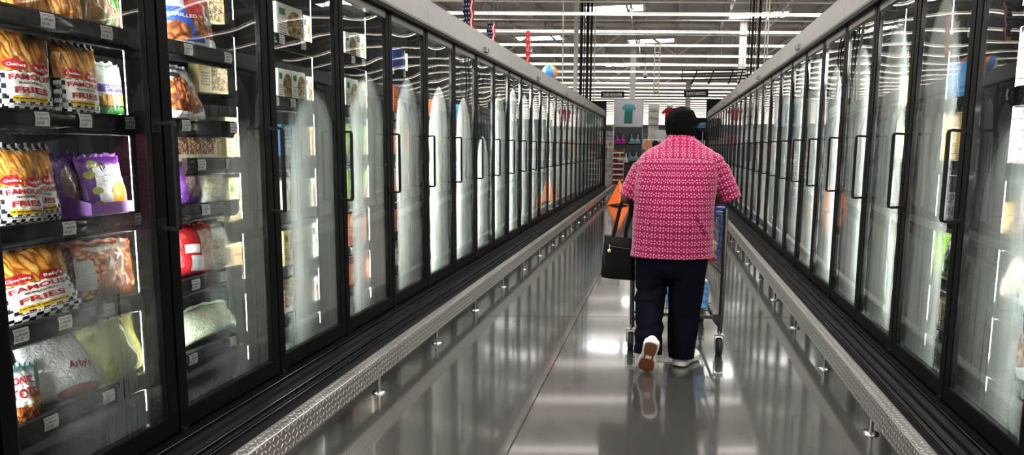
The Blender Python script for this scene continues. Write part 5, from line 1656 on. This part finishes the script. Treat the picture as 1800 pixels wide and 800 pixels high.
wl = empty('white_board', (-.2, 26.5, 0), 'white rectangular sign board on a post behind the dark tops', 'sign board')
MB().box(-.22, .22, -.02, .02, 1.55, 2.15).build('board', WHITE, wl); MB().tube([(0, 0, 0), (0, 0, 1.55)], .02, 8).build('post', CHROME, wl)
# dark bay with a blue cap and shelves beyond the right row end
bay = empty('dark_shelf_bay', (1.28, 27.0, 0), 'dark shelving bay seen between the shopper and the right row', 'shelf bay')
m = MB(); m.box(-.6, .6, .3, .35, 0, 2.6); m.box(-.6, .6, -.3, .3, 2.3, 2.62); m.build('back_panel', BLACK_MATT, bay)
for z in (.4, .9, 1.4): MB().box(-.6, .6, -.3, .3, z, z + .04).build('shelf', STEEL, bay)
capm = MB(); capm.ell((0, 0, .1), (.20, .2, .17), 16, 10); capm.lathe([(.20, .08), (.30, .06), (.30, .075), (.20, .1)], n=18)
tag(capm.build('hat', M_BLUE, None, (1.36, 25.9, 2.14)), 'dusty blue hat displayed beyond the right row end', 'hat')
tag(MB().tube([(0, 0, 0), (0, 0, 2.16)], .02, 8).build('hat_stand', CHROME, None, (1.36, 25.9, 0)), 'chrome stand under the dusty blue hat', 'stand')
for i, (x, z, mm, lb) in enumerate(((.95, 1.45, M_PEACH, 'peach folded box on the upper shelf of the dark bay'), (1.3, 1.45, M_BLUE, 'dusty blue box on the upper shelf of the dark bay'), (1.6, 1.45, WHITE, 'white box on the upper shelf of the dark bay'), (1.0, .95, M_BLUE, 'dusty blue box on the middle shelf of the dark bay'), (1.4, .95, M_PUR, 'purple box on the middle shelf of the dark bay'))):
    o = MB().box(-.13, .13, -.2, .1, 0, .3).build('storage_box', mm, None, (x, 26.9, z)); tag(o, lb, 'box', 'boxes in the dark bay')
# low gondolas filling the distance
GC = [M_BLUE, M_RED, WHITE, M_PEACH, M_DK, M_PUR]
def gondola(x, y, lab):
    g = empty('far_gondola', (x, y, 0), lab, 'gondola', 'distant shelving gondolas')
    m = MB(); m.box(-1.8, 1.8, -.05, .05, 0, 1.9); m.box(-1.8, 1.8, -.45, .45, 0, .15); m.build('frame', PAINTW, g)
    for z in (.55, .95, 1.35): MB().box(-1.8, 1.8, -.4, .4, z, z + .03).build('shelf', STEEL, g)
k = 0
for x, y in ((-4.5, 33), (-.2, 36), (4.2, 34), (8.5, 36), (-8.8, 37), (1.8, 41), (-3.2, 43)):
    gondola(x, y, 'distant white shelving gondola beyond the clothing displays, %s by distance' % ORD[k]); k += 1
# ------------------------------------------------------------------ lights and render look
def area(name, loc, size, sizey, power, rot=(0, 0, 0), col=(1, .95, .88)):
    l = bpy.data.lights.new(name, 'AREA'); l.shape = 'RECTANGLE'; l.size = size; l.size_y = sizey; l.energy = power; l.color = col
    o = bpy.data.objects.new(name, l); COL.objects.link(o); o.location = loc; o.rotation_euler = rot
    return o
SC.view_settings.view_transform = 'Standard'
SC.view_settings.look = 'None'
SC.view_settings.exposure = 0.9
SC.view_settings.gamma = 0.8
SC.cycles.use_denoising = True
SC.cycles.max_bounces = 10
SC.cycles.diffuse_bounces = 3
SC.cycles.glossy_bounces = 5
SC.cycles.transmission_bounces = 4
SC.cycles.transparent_max_bounces = 16
SC.cycles.sample_clamp_indirect = 6.0
SC.cycles.caustics_reflective = False
SC.cycles.caustics_refractive = False
